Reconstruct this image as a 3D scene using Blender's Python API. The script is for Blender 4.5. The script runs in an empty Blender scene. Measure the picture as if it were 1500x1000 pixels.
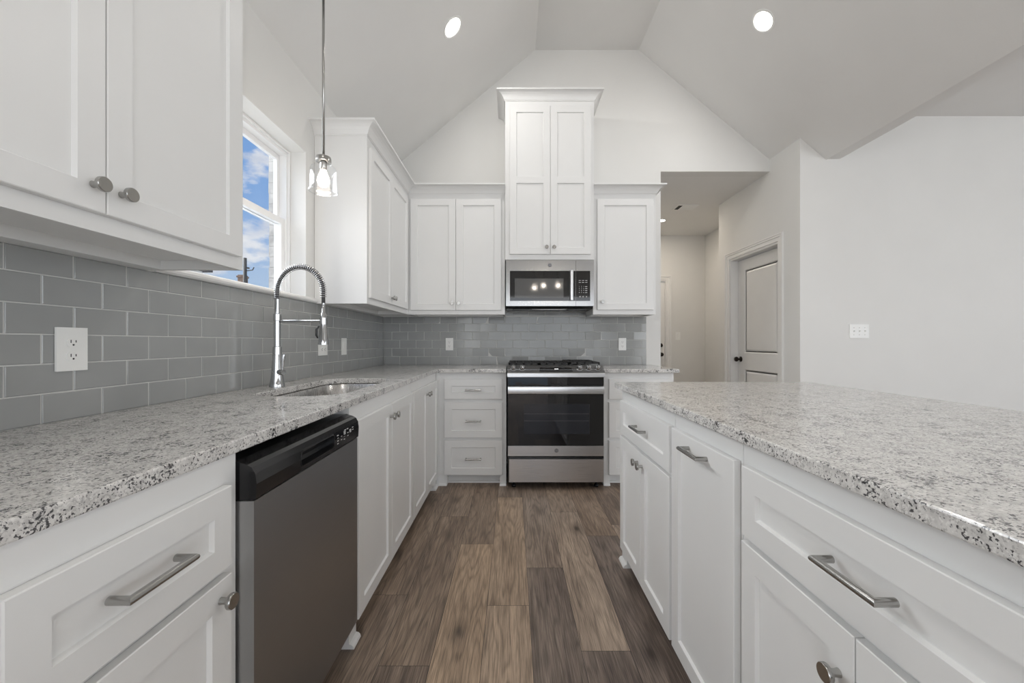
import bpy, bmesh, math, random
from mathutils import Vector, Matrix
random.seed(7)
PI = math.pi
S = bpy.context.scene
COL = S.collection

# ------------------------------------------------------------------ camera
CZ = 1.165
cam_d = bpy.data.cameras.new('camera')
cam_d.sensor_width = 36.0
cam_d.lens = 583.0 / 1500.0 * 36.0
cam_d.shift_x = -1.0 / 1500.0
cam_d.shift_y = 1.0 / 1500.0
cam_d.clip_start = 0.02
cam_d.clip_end = 400
cam = bpy.data.objects.new('camera', cam_d)
COL.objects.link(cam)
cam.location = (0, 0, CZ)
cam.rotation_euler = (PI / 2, 0, 0)
S.camera = cam

# ------------------------------------------------------------------ colour management
S.view_settings.view_transform = 'Standard'
S.view_settings.look = 'None'
S.view_settings.exposure = -0.10
S.view_settings.gamma = 1.0
S.view_settings.use_curve_mapping = False

# ------------------------------------------------------------------ node helpers
class NT:
    def __init__(s, tree):
        s.t = tree; s.n = tree.nodes; s.l = tree.links
    def add(s, typ, **kw):
        nd = s.n.new(typ)
        for k, v in kw.items():
            if k == 'inp':
                for kk, vv in v.items():
                    if isinstance(vv, bpy.types.NodeSocket): s.l.new(vv, nd.inputs[kk])
                    else: nd.inputs[kk].default_value = vv
            else: setattr(nd, k, v)
        return nd
    def math(s, op, a, b=None, c=None):
        nd = s.n.new('ShaderNodeMath'); nd.operation = op
        for i, v in enumerate((a, b, c)):
            if v is None: continue
            if isinstance(v, bpy.types.NodeSocket): s.l.new(v, nd.inputs[i])
            else: nd.inputs[i].default_value = v
        return nd.outputs[0]
    def ramp(s, fac, stops, interp='LINEAR'):
        nd = s.n.new('ShaderNodeValToRGB'); cr = nd.color_ramp; cr.interpolation = interp
        while len(cr.elements) < len(stops): cr.elements.new(0.5)
        for e, (p, c) in zip(cr.elements, stops):
            e.position = p; e.color = (c[0], c[1], c[2], 1) if hasattr(c, '__len__') else (c, c, c, 1)
        s.l.new(fac, nd.inputs[0]); return nd.outputs[0]
    def mix(s, fac, a, b, blend='MIX'):
        nd = s.n.new('ShaderNodeMix'); nd.data_type = 'RGBA'; nd.blend_type = blend
        for sock, v in ((nd.inputs[0], fac), (nd.inputs[6], a), (nd.inputs[7], b)):
            if isinstance(v, bpy.types.NodeSocket): s.l.new(v, sock)
            elif hasattr(v, '__len__'): sock.default_value = (v[0], v[1], v[2], 1)
            else: sock.default_value = v
        return nd.outputs[2]

# ------------------------------------------------------------------ world: blue sky with clouds
w = bpy.data.worlds.new('sky'); S.world = w; w.use_nodes = True
W = NT(w.node_tree); W.n.clear()
tc = W.add('ShaderNodeTexCoord')
sep = W.add('ShaderNodeSeparateXYZ', inp={0: tc.outputs['Generated']})
zz = W.math('MAXIMUM', sep.outputs[2], 0.0)
skyc = W.ramp(zz, [(0.0, (0.55, 0.68, 0.84)), (0.14, (0.42, 0.58, 0.82)), (0.26, (0.26, 0.45, 0.80)), (0.45, (0.16, 0.36, 0.76)), (1.0, (0.12, 0.28, 0.66))])
mp = W.add('ShaderNodeMapping', inp={0: tc.outputs['Generated'], 'Location': (0.13, 0.42, 0.0), 'Scale': (1.0, 1.0, 2.3)})
n1 = W.add('ShaderNodeTexNoise', inp={0: mp.outputs[0], 'Scale': 7.0, 'Detail': 8.0, 'Roughness': 0.55})
cl = W.ramp(n1.outputs[0], [(0.52, 0.0), (0.60, 0.8), (0.70, 1.0)])
n2 = W.add('ShaderNodeTexNoise', inp={0: mp.outputs[0], 'Scale': 9.0, 'Detail': 4.0})
ccol = W.ramp(n2.outputs[0], [(0.35, (0.62, 0.66, 0.76)), (0.6, (0.95, 0.95, 0.97))])
fin = W.mix(cl, skyc, ccol)
bg = W.add('ShaderNodeBackground', inp={0: fin, 1: 1.0})
wo = W.add('ShaderNodeOutputWorld', inp={0: bg.outputs[0]})

# ------------------------------------------------------------------ daylight lamps in unseen living-area windows, and one added fill lamp
def area(name, loc, target, sx, sy, energy, color=(1, 1, 1)):
    ld = bpy.data.lights.new(name, 'AREA'); ld.shape = 'RECTANGLE'; ld.size = sx; ld.size_y = sy
    ld.energy = energy; ld.color = color
    o = bpy.data.objects.new(name, ld); COL.objects.link(o); o.location = loc
    o.rotation_euler = (Vector(target) - Vector(loc)).to_track_quat('-Z', 'Y').to_euler()
    return o
area('daylight_patio_glass', (0.9, -3.92, 1.35), (0.9, 0, 1.35), 3.2, 2.1, 46, (0.97, 0.985, 1.0))
area('daylight_living_windows', (6.85, -0.6, 1.5), (0, -0.6, 1.5), 3.4, 2.0, 52, (0.97, 0.985, 1.0))
area('daylight_rear_window', (5.0, -3.92, 1.45), (5.0, 0, 1.45), 2.4, 1.9, 80, (0.97, 0.985, 1.0))
area('daylight_nook_window', (-1.20, -2.3, 1.55), (1.0, -1.2, 1.2), 1.5, 1.4, 26, (0.95, 0.975, 1.0))  # added fill lamp without a known window, brightens the island front
# broad soft light of the bright sky over the sink window side
sd = bpy.data.lights.new('soft_sky_sun', 'SUN'); sd.energy = 15.0; sd.angle = math.radians(75); sd.color = (0.97, 0.985, 1.0)
so = bpy.data.objects.new('soft_sky_sun', sd); COL.objects.link(so)
so.rotation_euler = Vector((1.0, -0.12, -0.55)).to_track_quat('-Z', 'Y').to_euler()

# ------------------------------------------------------------------ materials
def new_mat(name):
    m = bpy.data.materials.new(name); m.use_nodes = True
    T = NT(m.node_tree); T.n.clear()
    out = T.add('ShaderNodeOutputMaterial')
    p = T.add('ShaderNodeBsdfPrincipled')
    T.l.new(p.outputs[0], out.inputs[0])
    return m, T, p, out
def setp(T, p, **kw):
    for k, v in kw.items():
        k = k.replace('_', ' ')
        if isinstance(v, bpy.types.NodeSocket): T.l.new(v, p.inputs[k])
        elif hasattr(v, '__len__') and len(v) == 3: p.inputs[k].default_value = (v[0], v[1], v[2], 1)
        else: p.inputs[k].default_value = v
def simple(name, col, rough=0.5, metal=0.0, var=0.03, nscale=8.0, bump=0.0, bscale=200.0, **kw):
    m, T, p, out = new_mat(name)
    tc = T.add('ShaderNodeTexCoord')
    n = T.add('ShaderNodeTexNoise', inp={0: tc.outputs['Object'], 'Scale': nscale, 'Detail': 3.0})
    c = T.ramp(n.outputs[0], [(0.3, [x * (1 - var) for x in col]), (0.7, [min(1, x * (1 + var)) for x in col])])
    setp(T, p, Base_Color=c, Roughness=rough, Metallic=metal, **kw)
    if bump:
        b = T.add('ShaderNodeTexNoise', inp={0: tc.outputs['Object'], 'Scale': bscale, 'Detail': 3.0})
        bn = T.add('ShaderNodeBump', inp={'Strength': bump, 'Distance': 0.001, 'Height': b.outputs[0]})
        T.l.new(bn.outputs[0], p.inputs['Normal'])
    return m
def brushed(name, col, rough=0.28, scale=(4, 400, 400), rvar=0.12, bump=0.03):
    m, T, p, out = new_mat(name)
    tc = T.add('ShaderNodeTexCoord')
    mp = T.add('ShaderNodeMapping', inp={0: tc.outputs['Object'], 'Scale': scale})
    n = T.add('ShaderNodeTexNoise', inp={0: mp.outputs[0], 'Scale': 1.0, 'Detail': 4.0})
    r = T.ramp(n.outputs[0], [(0.3, rough - rvar / 2), (0.7, rough + rvar / 2)])
    setp(T, p, Base_Color=col, Metallic=1.0, Roughness=r)
    bn = T.add('ShaderNodeBump', inp={'Strength': bump, 'Distance': 0.0005, 'Height': n.outputs[0]})
    T.l.new(bn.outputs[0], p.inputs['Normal'])
    return m
def emit(name, col, strength):
    m, T, p, out = new_mat(name)
    setp(T, p, Base_Color=(0.9, 0.9, 0.9), Emission_Color=col, Emission_Strength=strength)
    return m

M = {}
M['wall'] = simple('wall_paint', (0.77, 0.765, 0.745), 0.75, var=0.012, nscale=3, bump=0.25, bscale=260)
M['ceiling'] = simple('ceiling_paint', (0.80, 0.795, 0.78), 0.85, var=0.012, nscale=3, bump=0.35, bscale=200)
M['trim'] = simple('trim_paint', (0.82, 0.815, 0.80), 0.4, var=0.01)
M['cab'] = simple('cabinet_paint', (0.80, 0.80, 0.79), 0.36, var=0.008, nscale=5, bump=0.04, bscale=300)
M['plate'] = simple('white_plastic', (0.86, 0.86, 0.84), 0.3, var=0.01)
M['slot'] = simple('slot_dark', (0.03, 0.03, 0.03), 0.6)
M['vinyl'] = simple('window_vinyl', (0.88, 0.88, 0.88), 0.35, var=0.01)
M['nickel'] = brushed('satin_nickel', (0.42, 0.415, 0.40), 0.24, (60, 60, 60), 0.03, 0.0)
M['chrome'] = simple('chrome', (0.48, 0.485, 0.49), 0.06, 1.0, var=0.01)
M['steel'] = brushed('stainless_steel', (0.64, 0.645, 0.655), 0.29, (3, 3, 500), 0.04, 0.012)
M['steel_mw'] = brushed('microwave_steel', (0.40, 0.40, 0.40), 0.20, (3, 3, 500), 0.04, 0.012)
M['steel_panel'] = brushed('grey_steel_panel', (0.17, 0.17, 0.17), 0.30, (3, 3, 500), 0.04, 0.012)  # darker steel copy: the control slope's dim reflection put into the colour
M['steel_dark'] = brushed('dark_stainless', (0.33, 0.338, 0.352), 0.35, (6, 3, 500), 0.05, 0.012)
M['steel_edge'] = brushed('steel_edge', (0.55, 0.55, 0.55), 0.35, (300, 300, 6), 0.04, 0.0)
M['steel_sink'] = brushed('sink_steel', (0.50, 0.49, 0.48), 0.26, (300, 300, 8))
M['black_gloss'] = simple('black_glass', (0.006, 0.006, 0.007), 0.05, var=0.0, Coat_Weight=0.4, Coat_Roughness=0.02)
M['black_plastic'] = simple('black_plastic', (0.010, 0.010, 0.011), 0.16, var=0.02)
M['black_enamel'] = simple('black_enamel', (0.012, 0.012, 0.012), 0.25)
M['iron'] = simple('cast_iron', (0.018, 0.018, 0.018), 0.55, bump=0.3, bscale=400)
M['window_mw'] = simple('microwave_window', (0.10, 0.10, 0.10), 0.06, var=0.03, nscale=400, Coat_Weight=0.3)
M['oven_win'] = simple('oven_window', (0.022, 0.024, 0.030), 0.06, var=0.1, nscale=3)
M['rack'] = simple('oven_rack', (0.10, 0.10, 0.11), 0.4)
M['mark'] = simple('printed_mark', (0.62, 0.62, 0.62), 0.5)
M['digit'] = emit('display_digits', (1, 1, 1), 1.6)
M['bronze'] = simple('oil_rubbed_bronze', (0.035, 0.028, 0.024), 0.32, 0.8)
M['logo'] = simple('logo_grey', (0.16, 0.16, 0.17), 0.35, 0.6)
M['logo_light'] = simple('logo_light', (0.55, 0.55, 0.56), 0.3, 0.8)
M['led'] = emit('light_lens', (1.0, 0.97, 0.92), 9.0)
M['bulb'] = emit('bulb_glow', (1.0, 0.86, 0.70), 7.0)
M['hole'] = simple('vent_dark', (0.02, 0.02, 0.02), 0.8)
M['filter'] = simple('filter_mesh', (0.10, 0.10, 0.10), 0.45, 0.7, var=0.5, nscale=300)
M['pole'] = simple('weathered_pole', (0.045, 0.04, 0.035), 0.8, var=0.2, nscale=3)
M['roof'] = simple('dark_roof', (0.05, 0.045, 0.045), 0.8, var=0.2, nscale=6)
M['siding'] = simple('white_siding', (0.75, 0.75, 0.72), 0.7, var=0.03)
M['ground'] = simple('pale_gravel_ground', (0.50, 0.49, 0.46), 0.9, var=0.15, nscale=2)  # unseen ground made pale to bounce light up at the window head
M['brownbrick'] = simple('chimney_brick', (0.20, 0.12, 0.08), 0.85, var=0.35, nscale=8)

# grout + tile
M['tile'] = simple('grey_tile_glaze', (0.335, 0.342, 0.337), 0.12, var=0.05, nscale=5, bump=0.06, bscale=22, Specular_IOR_Level=0.42)
M['grout'] = simple('grout', (0.62, 0.62, 0.60), 0.8)
# whitewashed exterior brick
M['brick'] = simple('pale_brick', (0.40, 0.385, 0.365), 0.85, var=0.25, nscale=18, bump=0.8, bscale=60)

def granite():
    m, T, p, out = new_mat('speckled_granite')
    tc = T.add('ShaderNodeTexCoord'); co = tc.outputs['Object']
    def noise(scale, det=3.0, rough=0.55, off=0.0):
        mp = T.add('ShaderNodeMapping', inp={0: co, 'Location': (off, off * 1.7, off * .6)})
        return T.add('ShaderNodeTexNoise', inp={0: mp.outputs[0], 'Scale': scale, 'Detail': det, 'Roughness': rough}).outputs[0]
    base = T.ramp(noise(42, 5, .65), [(0.30, (0.50, 0.487, 0.472)), (0.46, (0.61, 0.595, 0.575)), (0.60, (0.71, 0.695, 0.67))])
    g1 = T.ramp(noise(190, 3, .6, 3.1), [(0.54, 0.0), (0.60, 0.55)])
    m1 = T.mix(g1, base, (0.30, 0.29, 0.285))
    wht = T.ramp(noise(170, 2, .5, 7.7), [(0.56, 0.0), (0.64, 0.6)])
    m1 = T.mix(wht, m1, (0.83, 0.82, 0.79))
    # small dark flecks, denser in clusters
    fl = noise(205, 2, .55, 11.3); clus = noise(21, 3, .6, 5.2)
    dd = T.math('ADD', fl, T.math('MULTIPLY_ADD', clus, 0.42, -0.21))
    d2 = T.ramp(dd, [(0.590, 0.0), (0.622, 0.96)])
    m2 = T.mix(d2, m1, (0.055, 0.053, 0.056))
    # larger black blotches inside the clusters
    bl = T.math('ADD', noise(62, 4, .65, 31.0), T.math('MULTIPLY_ADD', clus, 0.55, -0.275))
    m2 = T.mix(T.ramp(bl, [(0.64, 0.0), (0.68, 0.92)]), m2, (0.04, 0.04, 0.043))
    # a few rust-brown grains
    d3 = T.ramp(noise(95, 2, .5, 23.0), [(0.69, 0.0), (0.73, 0.55)])
    m3 = T.mix(d3, m2, (0.22, 0.14, 0.11))
    setp(T, p, Base_Color=m3, Roughness=0.14, Specular_IOR_Level=0.5)
    return m
M['granite'] = granite()

def wood():
    m, T, p, out = new_mat('wood_planks')
    at = T.add('ShaderNodeAttribute', attribute_name='plank')
    sc = T.add('ShaderNodeSeparateColor', inp={0: at.outputs['Color']})
    tone, seed, warm = sc.outputs[0], sc.outputs[1], sc.outputs[2]
    tc = T.add('ShaderNodeTexCoord'); co = tc.outputs['Object']
    off = T.add('ShaderNodeCombineXYZ', inp={0: T.math('MULTIPLY', seed, 37.0), 1: T.math('MULTIPLY', seed, 91.0), 2: T.math('MULTIPLY', seed, 53.0)})
    cs = T.add('ShaderNodeVectorMath', operation='ADD', inp={0: co, 1: off.outputs[0]}).outputs[0]
    # large wavering: cathedral grain from distance-warped bands
    wmap = T.add('ShaderNodeMapping', inp={0: cs, 'Scale': (9.0, 0.9, 1.0)})
    wn = T.add('ShaderNodeTexNoise', inp={0: wmap.outputs[0], 'Scale': 1.0, 'Detail': 2.0, 'Roughness': 0.45})
    rings = T.math('SINE', T.math('MULTIPLY', wn.outputs[0], 95.0))
    rings = T.math('MULTIPLY_ADD', rings, 0.5, 0.5)
    rings = T.math('POWER', rings, 3.0)
    # fine fibre
    fmap = T.add('ShaderNodeMapping', inp={0: cs, 'Scale': (420.0, 9.0, 1.0)})
    fn = T.add('ShaderNodeTexNoise', inp={0: fmap.outputs[0], 'Scale': 1.0, 'Detail': 3.0, 'Roughness': 0.6})
    # broad streaks
    bmap = T.add('ShaderNodeMapping', inp={0: cs, 'Scale': (17.0, 1.6, 1.0)})
    bn_ = T.add('ShaderNodeTexNoise', inp={0: bmap.outputs[0], 'Scale': 1.0, 'Detail': 4.0, 'Roughness': 0.6})
    dark = T.mix(warm, (0.108, 0.080, 0.068), (0.130, 0.083, 0.057))
    lite = T.mix(warm, (0.45, 0.365, 0.30), (0.53, 0.385, 0.265))
    f0 = T.math('MULTIPLY_ADD', bn_.outputs[0], 1.3, -0.65)
    f0 = T.math('ADD', T.math('MULTIPLY_ADD', tone, 0.95, 0.06), f0)
    base = T.mix(T.ramp(f0, [(0.0, 0.0), (1.0, 1.0)]), dark, lite)
    fib = T.ramp(fn.outputs[0], [(0.36, 0.58), (0.60, 1.16)])
    c1 = T.mix(1.0, base, fib, 'MULTIPLY')
    rg = T.math('MULTIPLY_ADD', rings, -0.30, 1.03)
    rgc = T.add('ShaderNodeCombineColor', inp={0: rg, 1: rg, 2: rg})
    c2 = T.mix(1.0, c1, rgc.outputs[0], 'MULTIPLY')
    # pale limed pores along the rings
    lim = T.math('MULTIPLY', T.ramp(fn.outputs[0], [(0.60, 0.0), (0.70, 0.30)]), 1.0)
    c2 = T.mix(lim, c2, (0.40, 0.35, 0.31))
    # knots
    kmap = T.add('ShaderNodeMapping', inp={0: cs, 'Scale': (6.0, 2.7, 1.0)})
    kv = T.add('ShaderNodeTexVoronoi', inp={0: kmap.outputs[0], 'Scale': 1.0, 'Randomness': 1.0})
    ks = T.add('ShaderNodeSeparateColor', inp={0: kv.outputs['Color']})
    sel = T.math('LESS_THAN', ks.outputs[0], 0.72)
    kd = T.ramp(kv.outputs['Distance'], [(0.0, 0.95), (0.055, 0.82), (0.12, 0.42), (0.30, 0.0)])
    c3 = T.mix(T.math('MULTIPLY', kd, sel), c2, (0.030, 0.020, 0.015))
    setp(T, p, Base_Color=c3, Roughness=T.ramp(fn.outputs[0], [(0.3, 0.42), (0.7, 0.56)]))
    bmp = T.add('ShaderNodeBump', inp={'Strength': 0.25, 'Distance': 0.001, 'Height': fn.outputs[0]})
    T.l.new(bmp.outputs[0], p.inputs['Normal'])
    return m
M['wood'] = wood()

def pane(name, tint, f0, edge, power):
    m = bpy.data.materials.new(name); m.use_nodes = True
    T = NT(m.node_tree); T.n.clear()
    out = T.add('ShaderNodeOutputMaterial')
    lw = T.add('ShaderNodeLayerWeight', inp={0: 0.5})
    fr = T.math('MULTIPLY_ADD', T.math('POWER', lw.outputs['Facing'], power), edge, f0)
    tcn = T.add('ShaderNodeTexCoord')
    ns = T.add('ShaderNodeTexNoise', inp={0: tcn.outputs['Object'], 'Scale': 30.0})
    bp = T.add('ShaderNodeBump', inp={'Strength': 0.02, 'Distance': 0.001, 'Height': ns.outputs[0]})
    tr = T.add('ShaderNodeBsdfTransparent', inp={0: (tint[0], tint[1], tint[2], 1)})
    gl = T.add('ShaderNodeBsdfGlossy', inp={'Roughness': 0.02, 'Normal': bp.outputs[0]})
    mx = T.add('ShaderNodeMixShader', inp={0: fr, 1: tr.outputs[0], 2: gl.outputs[0]})
    T.l.new(mx.outputs[0], out.inputs[0])
    return m
M['pane'] = pane('window_glass', (0.985, 0.99, 0.99), 0.03, 0.25, 4.0)
M['jar'] = pane('jar_glass', (0.975, 0.98, 0.985), 0.05, 0.45, 3.0)

# ------------------------------------------------------------------ mesh helpers
def BM(): return bmesh.new()
def box(bm, x0, x1, y0, y1, z0, z1, mi=0):
    v = [bm.verts.new(p) for p in ((x0, y0, z0), (x1, y0, z0), (x1, y1, z0), (x0, y1, z0), (x0, y0, z1), (x1, y0, z1), (x1, y1, z1), (x0, y1, z1))]
    fs = []
    for f in ((0, 3, 2, 1), (4, 5, 6, 7), (0, 1, 5, 4), (1, 2, 6, 5), (2, 3, 7, 6), (3, 0, 4, 7)):
        fc = bm.faces.new([v[i] for i in f]); fc.material_index = mi; fs.append(fc)
    return v
def bevel(bm, off=0.002, seg=2, ang=40, sel=None):
    es = [e for e in bm.edges if len(e.link_faces) == 2 and e.calc_face_angle(0) > math.radians(ang) and (sel is None or sel(e))]
    bmesh.ops.bevel(bm, geom=es, offset=off, segments=seg, profile=0.5, affect='EDGES', clamp_overlap=True)
def prism(bm, poly, axis, a, b, mi=0):
    """extrude a 2D polygon along an axis; poly coords are the other two axes in order"""
    def P(u, v, t):
        return {'x': (t, u, v), 'y': (u, t, v), 'z': (u, v, t)}[axis]
    A = [bm.verts.new(P(u, v, a)) for u, v in poly]; B = [bm.verts.new(P(u, v, b)) for u, v in poly]
    n = len(poly)
    f = [bm.faces.new(A), bm.faces.new(B[::-1])]
    for i in range(n):
        f.append(bm.faces.new((A[i], B[i], B[(i + 1) % n], A[(i + 1) % n])))
    for q in f: q.material_index = mi
    bmesh.ops.recalc_face_normals(bm, faces=f)
def tube(bm, pts, r, seg=10, closed=False, cap=True, mi=0):
    pts = [Vector(p) for p in pts]; n = len(pts)
    rr = r if hasattr(r, '__len__') else [r] * n
    rings = []; prev = None; pt = None
    for i in range(n):
        a = pts[i - 1] if (i > 0 or closed) else None
        b = pts[(i + 1) % n] if (i < n - 1 or closed) else None
        d0 = (pts[i] - a).normalized() if a is not None else None
        d1 = (b - pts[i]).normalized() if b is not None else None
        if d0 is None: d0 = d1
        if d1 is None: d1 = d0
        t = (d0 + d1).normalized()
        if prev is None:
            up = Vector((0, 0, 1)) if abs(t.z) < 0.9 else Vector((1, 0, 0))
            u = t.cross(up).normalized()
        else:
            u = pt.rotation_difference(t) @ prev; u = (u - t * u.dot(t)).normalized()
        v = t.cross(u).normalized(); prev = u; pt = t
        c = max(0.35, d0.dot(t)); bend = (d1 - d0)
        bend = bend.normalized() if bend.length > 1e-6 else None
        ring = []
        for k in range(seg):
            q = u * math.cos(2 * PI * k / seg) * rr[i] + v * math.sin(2 * PI * k / seg) * rr[i]
            if bend is not None and c < 0.9999: q = q + bend * q.dot(bend) * (1 / c - 1)
            ring.append(bm.verts.new(pts[i] + q))
        rings.append(ring)
    rng = range(n) if closed else range(n - 1)
    for i in rng:
        A, B = rings[i], rings[(i + 1) % n]
        for k in range(seg):
            f = bm.faces.new((A[k], A[(k + 1) % seg], B[(k + 1) % seg], B[k])); f.smooth = True; f.material_index = mi
    if cap and not closed:
        bm.faces.new(rings[0][::-1]).material_index = mi; bm.faces.new(rings[-1]).material_index = mi
def lathe(bm, prof, origin, axis=(0, 0, 1), seg=24, smooth=True, mi=0, sharp=False):
    ax = Vector(axis).normalized()
    up = Vector((0, 0, 1)) if abs(ax.z) < 0.9 else Vector((1, 0, 0))
    u = ax.cross(up).normalized(); v = ax.cross(u)
    o = Vector(origin); rings = []
    for r, h in prof:
        if r < 1e-6: rings.append([bm.verts.new(o + ax * h)])
        else: rings.append([bm.verts.new(o + ax * h + (u * math.cos(2 * PI * k / seg) + v * math.sin(2 * PI * k / seg)) * r) for k in range(seg)])
    for A, B in zip(rings, rings[1:]):
        for k in range(seg):
            k2 = (k + 1) % seg
            if len(A) == 1 and len(B) == 1: continue
            if len(A) == 1: f = bm.faces.new((A[0], B[k2], B[k]))
            elif len(B) == 1: f = bm.faces.new((A[k], A[k2], B[0]))
            else: f = bm.faces.new((A[k], A[k2], B[k2], B[k]))
            f.smooth = smooth; f.material_index = mi
def link(name, bm, mats, parent=None, world=False, autosmooth=None):
    me = bpy.data.meshes.new(name)
    if world and parent is not None:
        bmesh.ops.transform(bm, matrix=WM(parent).inverted(), verts=bm.verts)
    bmesh.ops.recalc_face_normals(bm, faces=bm.faces)
    bm.to_mesh(me); bm.free()
    for m in (mats if isinstance(mats, (list, tuple)) else [mats]): me.materials.append(m)
    o = bpy.data.objects.new(name, me); COL.objects.link(o)
    if parent is not None: o.parent = parent
    if autosmooth:
        me.polygons.foreach_set('use_smooth', [True] * len(me.polygons))
        me.set_sharp_from_angle(angle=math.radians(autosmooth))
    return o
def WM(o):
    m = Matrix.LocRotScale(o.location, o.rotation_euler, o.scale)
    return WM(o.parent) @ m if o.parent is not None else m
def thing(name, label, cat, loc=(0, 0, 0), rz=0.0, group=None):
    o = bpy.data.objects.new(name, None); COL.objects.link(o)
    o.empty_display_size = 0.05
    o.location = loc; o.rotation_euler = (0, 0, rz)
    o['label'] = label; o['category'] = cat
    if group: o['group'] = group
    return o
def tag(o, label, cat, group=None):
    o['label'] = label; o['category'] = cat
    if group: o['group'] = group
    return o
def struct(o): o['kind'] = 'structure'; return o
def text_bm(body, size, mat4, extrude=0.0003):
    cu = bpy.data.curves.new('glyph', 'FONT'); cu.body = body; cu.size = size; cu.align_x = 'CENTER'; cu.align_y = 'CENTER'; cu.extrude = extrude
    o = bpy.data.objects.new('glyph', cu); COL.objects.link(o)
    me = bpy.data.meshes.new_from_object(o)
    bm = BM(); bm.from_mesh(me)
    bmesh.ops.transform(bm, matrix=mat4, verts=bm.verts)
    bpy.data.objects.remove(o); bpy.data.curves.remove(cu); bpy.data.meshes.remove(me)
    return bm
def merge(dst, src):
    me = bpy.data.meshes.new('tmp'); src.to_mesh(me); src.free(); dst.from_mesh(me); bpy.data.meshes.remove(me)
FRONT = Matrix(((1, 0, 0, 0), (0, 0, -1, 0), (0, 1, 0, 0), (0, 0, 0, 1)))   # glyph plane facing -Y

# ------------------------------------------------------------------ setting dimensions
XL = -1.247          # left wall face
YB = 3.832           # back wall face
TL = -1.240          # left tile face
TB = 3.825           # back tile face
CT, CB = 0.949, 0.919
YREAR, XR = -4.1, 7.0
WIN = (1.46, 2.40, 1.437, 2.309)

# ------------------------------------------------------------------ floor: planks along Y
bm = BM()
cl = bm.loops.layers.float_color.new('plank')
PW, PLEN, PX0 = 0.186, 1.2285, -0.113
starts = {0: 1.762, 1: 2.056, 2: 1.502, 3: 2.395, -1: 2.298, -2: 1.433, -3: 1.836}
tones = {(0, -1): 0.80, (0, 0): 0.70, (0, 1): 0.45, (1, -1): 0.24, (1, 0): 0.42, (1, 1): 0.4, (2, -1): 0.18, (2, 0): 0.72, (2, 1): 0.45,
         (3, -1): 0.14, (3, 0): 0.36, (-1, -1): 0.74, (-1, 0): 0.40, (-2, -1): 0.22, (-2, 0): 0.34, (-2, 1): 0.5, (-3, -1): 0.4, (-3, 0): 0.30}
warms = {(1, -1): 0.1, (2, -1): 0.1, (3, -1): 0.1, (1, 0): 0.3, (2, 0): 0.4, (0, -1): 0.7, (0, 0): 0.8, (-1, -1): 0.95}
g = 0.0009
k0 = int(math.floor((-1.45 - PX0) / PW)); k1 = int(math.ceil((XR - PX0) / PW))
for k in range(k0, k1 + 1):
    x0 = PX0 + k * PW; x1 = x0 + PW
    s = starts.get(k, random.uniform(0, PLEN))
    j0 = int(math.floor((YREAR - s) / PLEN)); j1 = int(math.ceil((6.3 - s) / PLEN))
    for j in range(j0, j1):
        y0 = s + j * PLEN; y1 = y0 + PLEN
        vs = [bm.verts.new(p) for p in ((x0 + g, y0 + g, 0), (x1 - g, y0 + g, 0), (x1 - g, y1 - g, 0), (x0 + g, y1 - g, 0))]
        f = bm.faces.new(vs)
        tn = tones.get((k, j), random.uniform(0.15, 0.75)); wr = warms.get((k, j), random.uniform(0.3, 0.9)); sd = random.random()
        for lp in f.loops: lp[cl] = (tn, sd, wr, 1)
f = bm.faces.new([bm.verts.new(p) for p in ((-1.6, YREAR - .2, -0.002), (XR + .2, YREAR - .2, -0.002), (XR + .2, 6.5, -0.002), (-1.6, 6.5, -0.002))])
f.material_index = 1
for lp in f.loops: lp[cl] = (0, 0, 0, 1)
floor = struct(link('floor', bm, [M['wood'], M['slot']]))

# ------------------------------------------------------------------ walls
WX = -1.43
bm = BM()
box(bm, WX, XL, YREAR, -3.1, 0, 3.0); box(bm, WX, XL, -1.5, WIN[0], 0, 3.0); box(bm, WX, XL, -3.1, -1.5, 0, 0.8); box(bm, WX, XL, -3.1, -1.5, 2.3, 3.0); box(bm, WX, XL, WIN[1], YB, 0, 3.0)
box(bm, WX, XL, WIN[0], WIN[1], 0, WIN[2] - 0.03); box(bm, WX, XL, WIN[0], WIN[1], WIN[3], 3.0)
struct(link('wall_left', bm, M['wall']))
bm = BM()
box(bm, WX, 1.425, YB, YB + 0.12, 0, 4.2)
box(bm, 1.425, 2.475, YB, YB + 0.12, 2.807, 4.2)
struct(link('wall_back', bm, M['wall']))
DY0, DY1, DZ = 3.70, 4.54, 2.105
bm = BM()
box(bm, 2.475, 2.60, 3.427, DY0, 0, 3.05); box(bm, 2.475, 2.60, DY1, 4.778, 0, 3.05); box(bm, 2.475, 2.60, DY0, DY1, DZ, 3.05)
box(bm, 2.60, 3.09, 4.66, 4.778, 0, 2.90)
struct(link('wall_pantry', bm, M['wall']))
bm = BM(); box(bm, 2.60, XR + .1, 3.427, 3.55, 0, 3.3); struct(link('wall_right', bm, M['wall']))
bm = BM(); box(bm, 2.968, 3.09, 4.778, 6.137, 0, 2.90); struct(link('wall_hall_right', bm, M['wall']))
bm = BM(); box(bm, 1.30, 1.425, YB + 0.12, 6.137, 0, 2.90); struct(link('wall_hall_left', bm, M['wall']))
HD0, HD1, HDZ = 1.52, 2.375, 2.12
bm = BM()
box(bm, 1.30, HD0, 6.137, 6.26, 0, 2.90); box(bm, HD1, 3.09, 6.137, 6.26, 0, 2.90); box(bm, HD0, HD1, 6.137, 6.26, HDZ, 2.90)
struct(link('wall_hall_end', bm, M['wall']))
bm = BM()
PXA, PXB = -0.7, 2.5
box(bm, WX, PXA, YREAR - .12, YREAR, 0, 4.2); box(bm, PXB, 3.8, YREAR - .12, YREAR, 0, 4.2); box(bm, 6.2, XR + .1, YREAR - .12, YREAR, 0, 4.2)
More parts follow.
